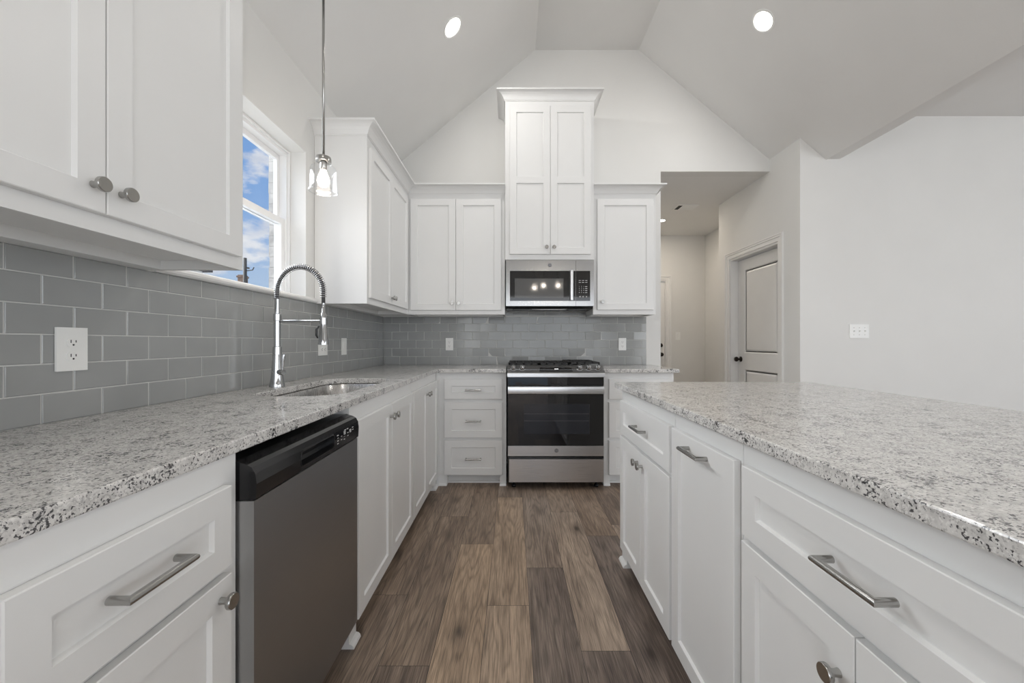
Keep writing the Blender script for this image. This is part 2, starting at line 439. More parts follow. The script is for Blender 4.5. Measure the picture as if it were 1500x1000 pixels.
box(bm, PXA, PXB, YREAR - .12, YREAR, 2.4, 4.2); box(bm, 3.8, 6.2, YREAR - .12, YREAR, 2.4, 4.2); box(bm, 3.8, 6.2, YREAR - .12, YREAR, 0, 0.5)
struct(link('wall_rear', bm, M['wall']))
bm = BM()
box(bm, XR, XR + .1, YREAR, -2.3, 0, 3.3); box(bm, XR, XR + .1, 1.1, 3.427, 0, 3.3); box(bm, XR, XR + .1, -2.3, 1.1, 0, 0.5); box(bm, XR, XR + .1, -2.3, 1.1, 2.5, 3.3)
struct(link('wall_living', bm, M['wall']))

# vaulted kitchen ceiling (left slope, flat ridge strip, right slope)
def slope_l(x): return 3.979 + 0.833 * (x - 0.217)
def slope_r(x): return 3.979 - 0.8376 * (x - 1.215)
bm = BM()
sec = [(WX, slope_l(WX)), (0.217, 3.979), (1.215, 3.979), (2.70, slope_r(2.70))]
sec2 = [(2.70, slope_r(2.70) + 0.5), (1.215, 4.2), (0.217, 4.2), (WX, slope_l(WX) + .22)]
prism(bm, sec + sec2, 'y', YREAR, YB + 0.1)
struct(link('ceiling', bm, M['ceiling']))
bm = BM(); box(bm, 2.692, 2.816, YREAR, 3.427, 2.742, 3.5); struct(link('trim_1', bm, M['ceiling']))   # dropped header along the vault
bm = BM(); box(bm, 2.816, XR + .1, YREAR, 3.55, 3.11, 3.22); struct(link('ceiling_living', bm, M['ceiling']))
bm = BM(); box(bm, 1.30, 2.475, YB + 0.12, 6.26, 2.807, 2.92); box(bm, 2.475, 3.09, 4.778, 6.26, 2.807, 2.92)
struct(link('ceiling_hall', bm, M['ceiling']))
# baseboards
bm = BM(); box(bm, 2.475, XR, 3.412, 3.4265, 0, 0.13); bevel(bm, 0.004); struct(link('baseboard_right', bm, M['trim']))
bm = BM(); box(bm, HD1 + 0.08, 2.967, 6.122, 6.1365, 0, 0.13); bevel(bm, 0.004); struct(link('baseboard_hall', bm, M['trim']))

# ------------------------------------------------------------------ window over the sink
WXI, WXO = -1.352, -1.425
y0, y1, z0, z1 = WIN
def ring(bm, xa, xb, ya, yb, za, zb, ws, wt, wb=None):
    wb = wt if wb is None else wb
    box(bm, xa, xb, ya, ya + ws, za, zb); box(bm, xa, xb, yb - ws, yb, za, zb)
    box(bm, xa, xb, ya + ws, yb - ws, zb - wt, zb); box(bm, xa, xb, ya + ws, yb - ws, za, za + wb)
win = struct(bpy.data.objects.new('window_1', None)); COL.objects.link(win); win.location = (-1.39, 1.93, z0)
bm = BM(); ring(bm, WXO, WXI, y0 + .001, y1 - .001, z0, z1 - .001, 0.022, 0.030, 0.010)
ring(bm, WXO, WXI + 0.012, y0 + .001, y1 - .001, z0, z1 - .001, 0.010, 0.012, 0.006); bevel(bm, 0.0015, 1)
link('window_frame', bm, M['vinyl'], win, True)
zm = 1.878
bm = BM(); ring(bm, -1.416, -1.394, y0 + .024, y1 - .024, zm - .018, z1 - .032, 0.022, 0.030, 0.036); bevel(bm, 0.002, 1)
us = link('upper_sash', bm, M['vinyl'], win, True)
bm = BM(); box(bm, -1.407, -1.403, y0 + .046, y1 - .046, zm + .018, z1 - .062); link('glass_pane', bm, M['pane'], us, True)
bm = BM(); ring(bm, -1.390, -1.364, y0 + .024, y1 - .024, z0 + .011, zm + .020, 0.030, 0.036, 0.020); bevel(bm, 0.002, 1)
ls = link('lower_sash', bm, M['vinyl'], win, True)
bm = BM(); box(bm, -1.379, -1.375, y0 + .054, y1 - .054, z0 + .031, zm - .016); link('glass_pane', bm, M['pane'], ls, True)
bm = BM(); box(bm, -1.386, -1.366, 1.80, 1.85, zm + .020, zm + .034); bevel(bm, 0.004, 2); link('sash_lock', bm, M['vinyl'], ls, True)
# sill
bm = BM(); box(bm, WXI, XL, y0 + .001, y1 - .001, z0 - .029, z0)
prism(bm, [(XL, z0 - .028), (XL + .016, z0 - .028), (XL + .024, z0 - .022), (XL + .027, z0 - .014), (XL + .024, z0 - .005), (XL + .018, z0), (XL, z0)], 'y', 1.372, 2.490)
struct(link('trim_2', bm, M['trim']))
# exterior veneer at the far jamb
bm = BM()
zz0 = 1.30; i = 0
while zz0 < 2.5:
    dx = random.uniform(-0.004, 0.004)
    box(bm, -1.478 + dx, -1.432, 2.412 + random.uniform(0, .003), 2.62, zz0, zz0 + 0.062); zz0 += 0.064; i += 1
bevel(bm, 0.004, 1)
struct(link('wall_exterior', bm, M['brick']))

# ------------------------------------------------------------------ outdoors
bm = BM(); box(bm, -60, -2.2, -20, 60, -0.5, -0.4); struct(link('ground', bm, M['ground']))
t = thing('neighbour_house', 'white neighbouring house with a dark roof edge just above the window sill', 'house', (-9.6, 8.0, -0.4))
bm = BM(); box(bm, -11.4, -8.15, 5.0, 10.45, -0.4, 3.02); link('wall_siding', bm, M['siding'], t, True)
bm = BM(); box(bm, -11.7, -8.0, 4.8, 10.62, 3.02, 3.10); prism(bm, [(-11.7, 3.10), (-8.0, 3.10), (-9.85, 3.45)], 'y', 4.8, 10.62); link('roof', bm, M['roof'], t, True)
t = thing('utility_pole', 'dark utility pole with a crossarm seen through the lower window pane', 'utility pole', (-19.5, 29, -0.4))
bm = BM(); tube(bm, [(-19.5, 29, -0.4), (-19.5, 29, 7.3)], [0.16, 0.11], 12); link('pole', bm, M['pole'], t, True)
bm = BM(); tube(bm, [(-19.5, 29, 6.35), (-18.95, 29, 6.42), (-18.85, 29, 6.62)], 0.035, 8); tube(bm, [(-19.5, 29, 6.6), (-19.2, 29, 6.55)], 0.06, 8); link('crossarm', bm, M['pole'], t, True)
t = thing('far_house', 'distant house with a brown brick chimney beside the utility pole', 'house', (-21.5, 31, -0.4))
bm = BM(); box(bm, -25, -19, 30, 34, -0.4, 4.6); link('wall_siding', bm, M['siding'], t, True)
bm = BM(); prism(bm, [(-25.4, 4.6), (-18.6, 4.6), (-20.6, 5.5), (-23.4, 5.5)], 'y', 29.8, 34.2); link('roof', bm, M['roof'], t, True)
bm = BM(); box(bm, -21.15, -20.75, 30.6, 31.2, 4.9, 6.35); box(bm, -21.22, -20.70, 30.55, 31.25, 6.15, 6.28); link('chimney', bm, M['brownbrick'], t, True)

# ------------------------------------------------------------------ doors of the hall
def panel_door(bm, w_, h_, t_, panels, bev=0.022, dep=0.010):
    """slab in local x(0..w) z(0..h), front y=0 facing -y, recessed-and-raised panels"""
    box(bm, 0, w_, dep, t_, 0, h_)
    xs = panels[0][0], panels[0][1]
    def quad(a, b, c, d, y=0): bm.faces.new([bm.verts.new((p[0], p[2] if len(p) > 2 else y, p[1])) for p in (a, b, c, d)])
    x0_, x1_ = xs
    quad((0, 0), (x0_, 0), (x0_, h_), (0, h_)); quad((x1_, 0), (w_, 0), (w_, h_), (x1_, h_))
    zs = [0] + [v for p in panels for v in (p[2], p[3])] + [h_]
    for i in range(0, len(zs), 2): quad((x0_, zs[i]), (x1_, zs[i]), (x1_, zs[i + 1]), (x0_, zs[i + 1]))
    for (a, b, c, d) in panels:
        rects = [(a, b, c, d, 0.0), (a + bev * .5, b - bev * .5, c + bev * .5, d - bev * .5, dep), (a + bev, b - bev, c + bev, d - bev, dep), (a + bev * 1.8, b - bev * 1.8, c + bev * 1.8, d - bev * 1.8, dep * .25)]
        for r0, r1 in zip(rects, rects[1:]):
            P0 = [(r0[0], r0[2]), (r0[1], r0[2]), (r0[1], r0[3]), (r0[0], r0[3])]; P1 = [(r1[0], r1[2]), (r1[1], r1[2]), (r1[1], r1[3]), (r1[0], r1[3])]
            for i in range(4):
                j = (i + 1) % 4
                bm.faces.new([bm.verts.new((q[0], y, q[1])) for q, y in ((P0[i], r0[4]), (P0[j], r0[4]), (P1[j], r1[4]), (P1[i], r1[4]))])
        r = rects[-1]; quad((r[0], r[2]), (r[1], r[2]), (r[1], r[3]), (r[0], r[3]), r[4])
    # edge skirt
    for (a, b) in (((0, 0), (w_, 0)), ((w_, 0), (w_, h_)), ((w_, h_), (0, h_)), ((0, h_), (0, 0))):
        bm.faces.new([bm.verts.new(p) for p in ((a[0], 0, a[1]), (b[0], 0, b[1]), (b[0], dep, b[1]), (a[0], dep, a[1]))])
    bmesh.ops.remove_doubles(bm, verts=bm.verts, dist=1e-5)
def casing_bm(w_, h_, cw=0.07):
    """mitred casing around an opening 0..w, 0..h on plane y=0 facing -y"""
    prof = [(0.0, .0005), (0.0, .010), (cw * .5, .011), (cw * .55, .017), (cw * .78, .018), (cw * .82, .022), (cw, .022), (cw, .0005)]
    bm = BM(); rings = []
    for (px, pz, nx, nz) in ((0, 0, -1, 0), (0, h_, -1, 1), (w_, h_, 1, 1), (w_, 0, 1, 0)):
        rings.append([bm.verts.new((px + nx * o, -y, pz + nz * o)) for o, y in prof])
    for A, B in zip(rings, rings[1:]):
        for k in range(len(prof)):
            k2 = (k + 1) % len(prof); bm.faces.new((A[k], A[k2], B[k2], B[k]))
    bm.faces.new(rings[0]); bm.faces.new(rings[-1])
    return bm
# pantry door in wall X=2.475 facing -X: local x -> -Y, local y -> +X
def door_empty(name, loc, rz):
    o = bpy.data.objects.new(name, None); COL.objects.link(o); o.location = loc; o.rotation_euler = (0, 0, rz); return struct(o)
d = door_empty('door_1', (2.475, DY1, 0), -PI / 2)
dw = DY1 - DY0
link('casing', casing_bm(dw, DZ), M['trim'], d)
bm = BM(); box(bm, 0.0005, 0.02, 0.0, 0.124, 0, DZ - .0005); box(bm, dw - .02, dw - .0005, 0.0, 0.124, 0, DZ - .0005); box(bm, 0.02, dw - .02, 0.0, 0.124, DZ - .02, DZ - .0005)
link('jamb', bm, M['trim'], d)
bm = BM(); panel_door(bm, dw - .046, DZ - .035, 0.035, [(0.12, dw - .166, 0.20, 0.86), (0.12, dw - .166, 1.04, 1.955)])
bmesh.ops.translate(bm, verts=bm.verts, vec=(0.023, 0.085, 0.008)); slab = link('door_slab', bm, M['trim'], d)
bm = BM(); lathe(bm, [(0.0, 0), (0.030, 0), (0.030, -.006), (0.011, -.012), (0.010, -.03), (0.024, -.038), (0.028, -.052), (0.022, -.064), (0, -.067)], (0.075, 0.085, 0.975), (0, 1, 0), 20)
link('door_knob', bm, M['bronze'], slab)
# exterior door at the end of the hall
d = door_empty('door_2', (HD0, 6.137, 0), 0)
dw = HD1 - HD0
link('casing', casing_bm(dw, HDZ), M['trim'], d)
bm = BM(); box(bm, 0.0005, 0.02, 0.0, 0.12, 0, HDZ - .0005); box(bm, dw - .02, dw - .0005, 0.0, 0.12, 0, HDZ - .0005); box(bm, 0.02, dw - .02, 0, 0.12, HDZ - .02, HDZ - .0005)
link('jamb', bm, M['trim'], d)
bm = BM(); panel_door(bm, dw - .046, HDZ - .035, 0.035, [(0.12, dw - .166, 0.20, 0.86), (0.12, dw - .166, 1.04, 1.955)])
bmesh.ops.translate(bm, verts=bm.verts, vec=(0.023, 0.02, 0.008)); slab = link('door_slab', bm, M['trim'], d)
for nm, zk in (('door_knob', 0.975), ('deadbolt', 1.117)):
    bm = BM(); lathe(bm, [(0.0, 0), (0.032, 0), (0.032, -.006), (0.011, -.012), (0.010, -.03), (0.024, -.038), (0.028, -.052), (0.022, -.064), (0, -.067)] if nm == 'door_knob' else [(0, 0), (0.03, 0), (0.03, -.012), (0.02, -.02), (0, -.022)], (dw - .085, 0.02, zk), (0, 1, 0), 20)
    link(nm, bm, M['bronze'], slab)
    bm = BM(); box(bm, dw - .0195, dw - .012, 0.001, 0.02, zk - .03, zk + .03); link('strike_plate', bm, M['bronze'], d)

# ------------------------------------------------------------------ cabinets
def shaker(bm, x0, x1, z0, z1, t=0.019, st=0.056, rail=0.056, mids=(), rec=0.009, slope=0.004, back=-0.001):
    ch = 0.0018
    def v(x, y, z): return bm.verts.new((x, y, z))
    def q(*p): bm.faces.new([v(*c) for c in p])
    yf = -t
    ox0, ox1, oz0, oz1 = x0 + ch, x1 - ch, z0 + ch, z1 - ch
    # outer side + chamfer
    R0 = [(x0, back, z0), (x1, back, z0), (x1, back, z1), (x0, back, z1)]
    R1 = [(x0, yf + ch, z0), (x1, yf + ch, z0), (x1, yf + ch, z1), (x0, yf + ch, z1)]
    R2 = [(ox0, yf, oz0), (ox1, yf, oz0), (ox1, yf, oz1), (ox0, yf, oz1)]
    for A, B in ((R0, R1), (R1, R2)):
        for i in range(4):
            j = (i + 1) % 4; q(A[i], A[j], B[j], B[i])
    q(*R0[::-1])
    hx0, hx1 = x0 + st, x1 - st
    zs = [z0 + rail] + [v_ for mz in mids for v_ in (mz - rail / 2, mz + rail / 2)] + [z1 - rail]
    q((ox0, yf, oz0), (hx0, yf, oz0), (hx0, yf, oz1), (ox0, yf, oz1)); q((hx1, yf, oz0), (ox1, yf, oz0), (ox1, yf, oz1), (hx1, yf, oz1))
    zz_ = [oz0] + zs + [oz1]
    for i in range(0, len(zz_), 2): q((hx0, yf, zz_[i]), (hx1, yf, zz_[i]), (hx1, yf, zz_[i + 1]), (hx0, yf, zz_[i + 1]))
    for i in range(0, len(zs), 2):
        a, b = zs[i], zs[i + 1]; yr = yf + rec; s = slope
        H = [(hx0, yf, a), (hx1, yf, a), (hx1, yf, b), (hx0, yf, b)]; P = [(hx0 + s, yr, a + s), (hx1 - s, yr, a + s), (hx1 - s, yr, b - s), (hx0 + s, yr, b - s)]
        for k in range(4):
            j = (k + 1) % 4; q(H[k], H[j], P[j], P[k])
        q(*P)
    bmesh.ops.remove_doubles(bm, verts=bm.verts, dist=1e-5)
def knob(parent, x, z, t=0.019, axis=(0, -1, 0), y=None):
    bm = BM(); lathe(bm, [(0, 0), (0.0075, 0), (0.0065, .006), (0.0065, .016), (0.0148, .0185), (0.0160, .0205), (0.0160, .0265), (0.0150, .0280), (0, .0280)], (x, -t - .0005, z), (0, -1, 0), 28, True)
    return link('knob', bm, M['nickel'], parent, autosmooth=35)
def pull(parent, x, z, t=0.019, L=0.118, proj=0.032):
    bm = BM(); tube(bm, [(x - L / 2, -t - .0005, z), (x - L / 2, -t - proj, z), (x + L / 2, -t - proj, z), (x + L / 2, -t - .0005, z)], 0.0067, 16)
    return link('handle', bm, M['nickel'], parent, autosmooth=40)
def door(cab, x0, x1, z0, z1, knob_at=None, pull_at=None, name='door', **kw):
    bm = BM(); shaker(bm, x0, x1, z0, z1, **kw)
    o = link(name, bm, M['cab'], cab)
    t = kw.get('t', 0.019)
    if knob_at: knob(o, *knob_at, t=t)
    if pull_at: pull(o, *pull_at, t=t)
    return o
TOE = 0.088
def base_carcass(cab, w_, dep, top=CB - .001, feet=(True, True), toe=0.07, sides=True, rev=0.05):
    bm = BM()
    box(bm, 0.0005, w_ - .0005, 0, 0.02, TOE, top)
    box(bm, 0.0005, 0.018, 0.02, dep, TOE, top); box(bm, w_ - .018, w_ - .0005, 0.02, dep, TOE, top)
    box(bm, 0.018, w_ - .018, dep - .012, dep, TOE, top); box(bm, 0.018, w_ - .018, 0.02, dep - .012, TOE, TOE + .018)
    link('carcass', bm, M['cab'], cab)
    bm = BM(); box(bm, 0.0005, w_ - .0005, toe, toe + .016, 0.0, TOE - .0005)
    prism(bm, [(toe - .016, 0), (toe, 0), (toe, .018), (toe - .008, .016), (toe - .014, .009)], 'x', 0.001, w_ - .001)
    link('toe_kick', bm, M['cab'], cab)
def foot(cab, x0, x1, ret=None):
    """face-frame stile running down to the floor with a quarter-round shoe"""
    bm = BM(); box(bm, x0, x1, 0, 0.07, 0.0, TOE - .0005)
    r = 0.019
    arc = [(0, 0), (-r, 0)] + [(-r * math.cos(a), r * math.sin(a)) for a in (PI / 6, PI / 3)] + [(0, r)]
    prism(bm, [(p[0] - .0003, p[1]) for p in arc], 'x', x0, x1)
    link('foot', bm, M['cab'], cab)

ZT, ZB = 0.859, 0.078      # top and bottom of base doors
DRZ, DOZ = 0.688, 0.672    # first drawer bottom, door top below a drawer

# --- left run (faces +X): local x = Y - Y0, local y = -(X - XF)
XF = -0.621
def left_base(name, label, Y0): return thing(name, label, 'cabinet', (XF, Y0, 0), PI / 2, 'white base cabinets along the left wall')
LD = abs(XF - XL) - 0.004
c = left_base('base_cabinet', 'white base cabinet with one drawer over a door, nearest the camera left of the dishwasher', 0.44)
base_carcass(c, 0.452, LD); foot(c, 0.385, 0.451)
door(c, 0.030, 0.414, DRZ, ZT, pull_at=(0.212, 0.780), name='drawer', rail=0.052, st=0.05)
door(c, 0.030, 0.414, ZB, DOZ, knob_at=(0.380, 0.632))
c = left_base('base_cabinet', 'white base cabinet under the counter end, cut off by the left edge of the photo', -0.45)
base_carcass(c, 0.888, LD)
door(c, 0.03, 0.86, DRZ, ZT, pull_at=(0.44, 0.780), name='drawer'); door(c, 0.03, 0.443, ZB, DOZ, knob_at=(0.41, 0.632)); door(c, 0.447, 0.86, ZB, DOZ, knob_at=(0.48, 0.632))
c = left_base('sink_cabinet', 'white double-door cabinet below the sink, right beside the dishwasher', 1.508)
base_carcass(c, 0.912, LD); foot(c, 0.001, 0.07)
door(c, 0.052, 0.478, ZB, ZT, knob_at=(0.447, 0.80)); door(c, 0.481, 0.908, ZB, ZT, knob_at=(0.512, 0.80))
c = left_base('corner_cabinet', 'white double-door corner cabinet between the sink cabinet and the back drawers', 2.421)
base_carcass(c, 0.802, LD); foot(c, 0.70, 0.801)
door(c, 0.010, 0.392, ZB, ZT, knob_at=(0.362, 0.80)); door(c, 0.395, 0.778, ZB, ZT, knob_at=(0.425, 0.80))

# --- back run (faces -Y)
YF = 3.245
BD = YB - YF - .004
c = thing('drawer_cabinet', 'white three-drawer base cabinet left of the range', 'cabinet', (-0.620, YF, 0), 0, 'white drawer cabinets beside the range')
base_carcass(c, 0.568, BD); foot(c, 0.002, 0.085); foot(c, 0.515, 0.567)
bm = BM(); box(bm, 0.0005, 0.02, -0.0212, -0.0002, 0.0, CB - .001); link('filler_strip', bm, M['cab'], c)
for za, zb in ((0.702, 0.866), (0.390, 0.677), (0.087, 0.367)):
    door(c, 0.065, 0.537, za, zb, pull_at=(0.301, (za + zb) / 2 - .005), name='drawer', st=0.058)
c = thing('drawer_cabinet', 'white three-drawer base cabinet right of the range, partly hidden by the island', 'cabinet', (0.737, YF, 0), 0, 'white drawer cabinets beside the range')
base_carcass(c, 0.576, BD); foot(c, 0.001, 0.055); foot(c, 0.52, 0.575)
for za, zb in ((0.702, 0.866), (0.390, 0.677), (0.087, 0.367)):
    door(c, 0.045, 0.535, za, zb, pull_at=(0.29, (za + zb) / 2 - .005), name='drawer', st=0.058)

# --- island (faces -X): local x = Y1 - Y, local y = X - XI
XI = 0.589
IG = 'white island cabinets'
def island_cab(name, label, Y1): return thing(name, label, 'cabinet', (XI, Y1, 0), -PI / 2, IG)
ID = 0.70
c = island_cab('island_cabinet', 'white island cabinet at the far end with a small drawer over two doors', 2.14)
base_carcass(c, 0.699, ID); foot(c, 0.001, 0.09)
door(c, 0.028, 0.687, DRZ, ZT, pull_at=(0.372, 0.778), name='drawer', rail=0.050)
door(c, 0.028, 0.356, ZB, DOZ, knob_at=(0.326, 0.618)); door(c, 0.359, 0.687, ZB, DOZ, knob_at=(0.389, 0.618))
c = island_cab('pullout_cabinet', 'tall white pull-out island cabinet front with a bar handle on its top rail', 1.440)
base_carcass(c, 0.424, ID)
door(c, 0.010, 0.413, ZB, ZT, pull_at=(0.212, 0.822))
c = island_cab('island_cabinet', 'white island cabinet nearest the camera with a wide drawer over two doors', 1.015)
base_carcass(c, 0.70, ID)
door(c, 0.022, 0.680, DRZ, ZT, pull_at=(0.364, 0.778), name='drawer')
door(c, 0.022, 0.3495, ZB, DOZ, knob_at=(0.320, 0.588)); door(c, 0.3525, 0.680, ZB, DOZ, knob_at=(0.383, 0.588))
c = island_cab('island_cabinet', 'white island cabinet at the camera end, cut off by the right edge of the photo', 0.314)
base_carcass(c, 0.55, ID); door(c, 0.02, 0.27, ZB, ZT, knob_at=(0.24, 0.80)); door(c, 0.275, 0.53, ZB, ZT, knob_at=(0.305, 0.80))

# --- wall cabinets
UZ0, UZ1 = 1.408, 2.460
def upper_carcass(cab, w_, dep, z0=UZ0, z1=UZ1, rim=0.022):
    bm = BM()
    box(bm, 0.0005, w_ - .0005, 0.0, dep, z0 + .03, z1)
    box(bm, 0.0005, w_ - .0005, 0.0, rim, z0, z0 + .03); box(bm, 0.0005, rim, rim, dep, z0, z0 + .03); box(bm, w_ - rim, w_ - .0005, rim, dep, z0, z0 + .03)
    box(bm, rim, w_ - rim, dep - .07, dep, z0, z0 + .03)
    link('carcass', bm, M['cab'], cab)
CROWN = [(0.0, 0.0), (0.004, 0.0), (0.004, 0.006), (0.009, 0.009), (0.013, 0.018), (0.020, 0.032), (0.030, 0.045), (0.043, 0.055), (0.058, 0.0615), (0.068, 0.063), (0.072, 0.065), (0.072, 0.076), (0.0, 0.076)]
def crown(cab, path, segs, z0):
    pts = [Vector(p) for p in path]; n = len(pts); rings = []
    bm = BM()
    for i in range(n):
        d0 = (pts[i] - pts[i - 1]).normalized() if i else (pts[1] - pts[0]).normalized()
        d1 = (pts[i + 1] - pts[i]).normalized() if i < n - 1 else d0
        n0 = Vector((d0.y, -d0.x)); n1 = Vector((d1.y, -d1.x)); nn = n0 + n1
        mit = nn / (nn.dot(n0))
        rings.append([(pts[i].x + mit.x * o, pts[i].y + mit.y * o, z0 + u) for o, u in CROWN])
    for s in segs:
        A = [bm.verts.new(p) for p in rings[s]]; B = [bm.verts.new(p) for p in rings[s + 1]]
        for k in range(len(CROWN)):
            k2 = (k + 1) % len(CROWN); bm.faces.new((A[k], A[k2], B[k2], B[k]))
        bm.faces.new(A); bm.faces.new(B[::-1])
    bmesh.ops.remove_doubles(bm, verts=bm.verts, dist=1e-5)
    link('crown_molding', bm, M['cab'], cab, True)
XU = -0.916
UG = 'white wall cabinets'
UD = XU - XL
UDEP = abs(UD) - .002
c = thing('wall_cabinet', 'large white two-door wall cabinet close to the camera above the left counter', 'cabinet', (XU, 0.40, 0), PI / 2, UG)
upper_carcass(c, 0.951, UDEP)
door(c, 0.040, 0.4785, 1.447, 2.418, knob_at=(0.450, 1.502), st=0.058); door(c, 0.4815, 0.920, 1.447, 2.418, knob_at=(0.512, 1.502), st=0.058)
crown(c, [(XU, 0.40), (XU, 1.351), (XL + .001, 1.351)], [0, 1], UZ1)
c = thing('wall_cabinet', 'white two-door wall cabinet on the left wall between window and back corner', 'cabinet', (XU, 2.50, 0), PI / 2, UG)
upper_carcass(c, 3.498 - 2.50, UDEP)
door(c, 0.025, 0.467, 1.447, 2.400); door(c, 0.470, 0.920, 1.447, 2.400)
for ch in c.children:
    if ch.name.startswith('door'):
        x = 0.445 if ch.name == sorted(k.name for k in c.children if k.name.startswith('door'))[0] else 0.492
        knob(ch, x, 1.492)
PATH = [(XL + .001, 2.50), (XU, 2.50), (XU, 3.498), (-0.067, 3.498)]
crown(c, PATH, [0, 1], UZ1)
c = thing('wall_cabinet', 'white two-door wall cabinet on the back wall left of the microwave', 'cabinet', (XU + .001, 3.498, 0), 0, UG)
upper_carcass(c, -0.067 - XU - .002, YB - 3.498 - .002)
o0 = -(XU + .001)
door(c, -0.895 + o0, -0.4995 + o0, 1.445, 2.418, knob_at=(-0.527 + o0, 1.505), st=0.06); door(c, -0.4965 + o0, -0.101 + o0, 1.445, 2.418, knob_at=(-0.468 + o0, 1.505), st=0.06)
crown(c, PATH, [2], UZ1)
c = thing('tall_wall_cabinet', 'tall white wall cabinet with two-panel doors directly above the microwave', 'cabinet', (-0.0655, 3.452, 0), 0, UG)
bm = BM(); box(bm, 0, 0.770, 0, YB - 3.452 - .002, 1.880, 3.252); link('carcass', bm, M['cab'], c)
for (xa, xb, kx) in ((0.040, 0.3885, 0.358), (0.3915, 0.740, 0.422)):
    door(c, xa, xb, 1.925, 3.206, knob_at=(kx, 1.982), mids=(2.566,), st=0.057)
crown(c, [(-0.0655, YB - .001), (-0.0655, 3.452), (0.7045, 3.452), (0.7045, YB - .001)], [0, 1, 2], 3.252)
c = thing('wall_cabinet', 'white single-door wall cabinet on the back wall right of the microwave', 'cabinet', (0.7055, 3.498, 0), 0, UG)
upper_carcass(c, 1.258 - 0.7055, YB - 3.498 - .002)
door(c, 0.740 - .7055, 1.232 - .7055, 1.448, 2.418, knob_at=(0.783 - .7055, 1.517), st=0.06)
crown(c, [(0.7055, 3.498), (1.258, 3.498), (1.258, YB - .001)], [0, 1], UZ1)

# ------------------------------------------------------------------ counters
def rounded(x0, x1, y0, y1, radii, seg=8):
    pts = []
    for (cx, cy, a0, r) in ((x0, y0, PI, radii[0]), (x1, y0, 1.5 * PI, radii[1]), (x1, y1, 0, radii[2]), (x0, y1, .5 * PI, radii[3])):
        ox = cx + r if cx == x0 else cx - r; oy = cy + r if cy == y0 else cy - r
        for k in range(seg + 1):
            a = a0 + (PI / 2) * k / seg; pts.append((ox + r * math.cos(a), oy + r * math.sin(a)))
    return pts
SINK = rounded(-1.083, -0.706, 1.592, 2.374, (0.10, 0.15, 0.13, 0.11))
def slab(outline, holes=(), z0=CB, z1=CT):
    bm = BM(); edges = []
    for loop in [outline] + list(holes):
        vs = [bm.verts.new((p[0], p[1], z0)) for p in loop]
        edges += [bm.edges.new((vs[i], vs[(i + 1) % len(vs)])) for i in range(len(vs))]
    res = bmesh.ops.triangle_fill(bm, edges=edges, use_beauty=True)
    faces = [f for f in bm.faces]
    ext = bmesh.ops.extrude_face_region(bm, geom=faces)
    vv = [g_ for g_ in ext['geom'] if isinstance(g_, bmesh.types.BMVert)]
    bmesh.ops.translate(bm, verts=vv, vec=(0, 0, z1 - z0))
    bmesh.ops.recalc_face_normals(bm, faces=bm.faces)
    es = [e for e in bm.edges if len(e.link_faces) == 2 and e.calc_face_angle(0) > 1.2 and abs(e.verts[0].co.z - e.verts[1].co.z) < 1e-6]
    bmesh.ops.bevel(bm, geom=es, offset=0.0035, segments=2, profile=0.5, affect='EDGES')
    return bm
YC = 3.193
o = link('countertop', slab([(TL + .0005, -0.47), (-0.612, -0.47), (-0.612, YC), (-0.0525, YC), (-0.0525, TB - .0005), (TL + .0005, TB - .0005)], [SINK]), M['granite'])
tag(o, 'L-shaped speckled granite countertop with the sink cutout along the left and back walls', 'countertop')
o = link('countertop', slab([(0.7345, YC), (1.338, YC), (1.338, TB - .0005), (0.7345, TB - .0005)]), M['granite'])
tag(o, 'short speckled granite countertop right of the range', 'countertop')
o = link('countertop', slab([(0.555, -0.27), (1.60, -0.27), (1.60, 2.166), (0.555, 2.166)]), M['granite'])
tag(o, 'wide speckled granite island countertop at the right', 'countertop')

# ------------------------------------------------------------------ tile backsplashes (running bond, each tile a bevelled piece inside one mesh)
TPX, TPZ, GR = 0.1548, 0.0787, 0.0034
def tiles(u0, u1, zlo, zhi, phase, skip=None):
    """returns list of (ua,ub,za,zb)"""
    out = []
    r = 0
    z = zlo
    while z < zhi - .004:
        za, zb = z + (GR / 2 if r else 0), min(z + TPZ - GR / 2, zhi)
        ph = phase + (TPX / 2 if r % 2 else 0)
        k = math.floor((u0 - ph) / TPX)
        u = ph + k * TPX
        while u < u1 - .003:
            ua, ub = max(u + GR / 2, u0), min(u + TPX - GR / 2, u1)
            if ub - ua > .006: out.append((ua, ub, za, zb, r))
            u += TPX
        z += TPZ; r += 1
    return out
def tile_piece(bm, ua, ub, za, zb, depth0, depth1, P, tilt):
    """P(u,d,z)->xyz ; d grows towards the room"""
    e = 0.0016
    cu, cz = (ua + ub) / 2, (za + zb) / 2
    def d(u, z): return depth1 + tilt[0] * (u - cu) + tilt[1] * (z - cz)
    A = [(ua, za), (ub, za), (ub, zb), (ua, zb)]; B = [(ua + e, za + e), (ub - e, za + e), (ub - e, zb - e), (ua + e, zb - e)]
    v0 = [bm.verts.new(P(u, depth0, z)) for u, z in A]; v1 = [bm.verts.new(P(u, d(u, z) - .0014, z)) for u, z in A]; v2 = [bm.verts.new(P(u, d(u, z), z)) for u, z in B]
    for X, Y in ((v0, v1), (v1, v2)):
        for i in range(4): bm.faces.new((X[i], X[(i + 1) % 4], Y[(i + 1) % 4], Y[i]))
    bm.faces.new(v2)
ZS = UZ0 - .0005
bm = BM(); PL = lambda u, dd, z: (XL + dd, u, z)
box(bm, XL + .0003, XL + .0048, -0.45, YB - .001, CT - .002, ZS, 1)
for (ua, ub, za, zb, r) in tiles(-0.45, TB, CT + .0005, ZS, 1.0476 - TPX * 12):
    tile_piece(bm, ua, ub, za, zb, .0045, .007, PL, (random.gauss(0, .0035), random.gauss(0, .0035)))
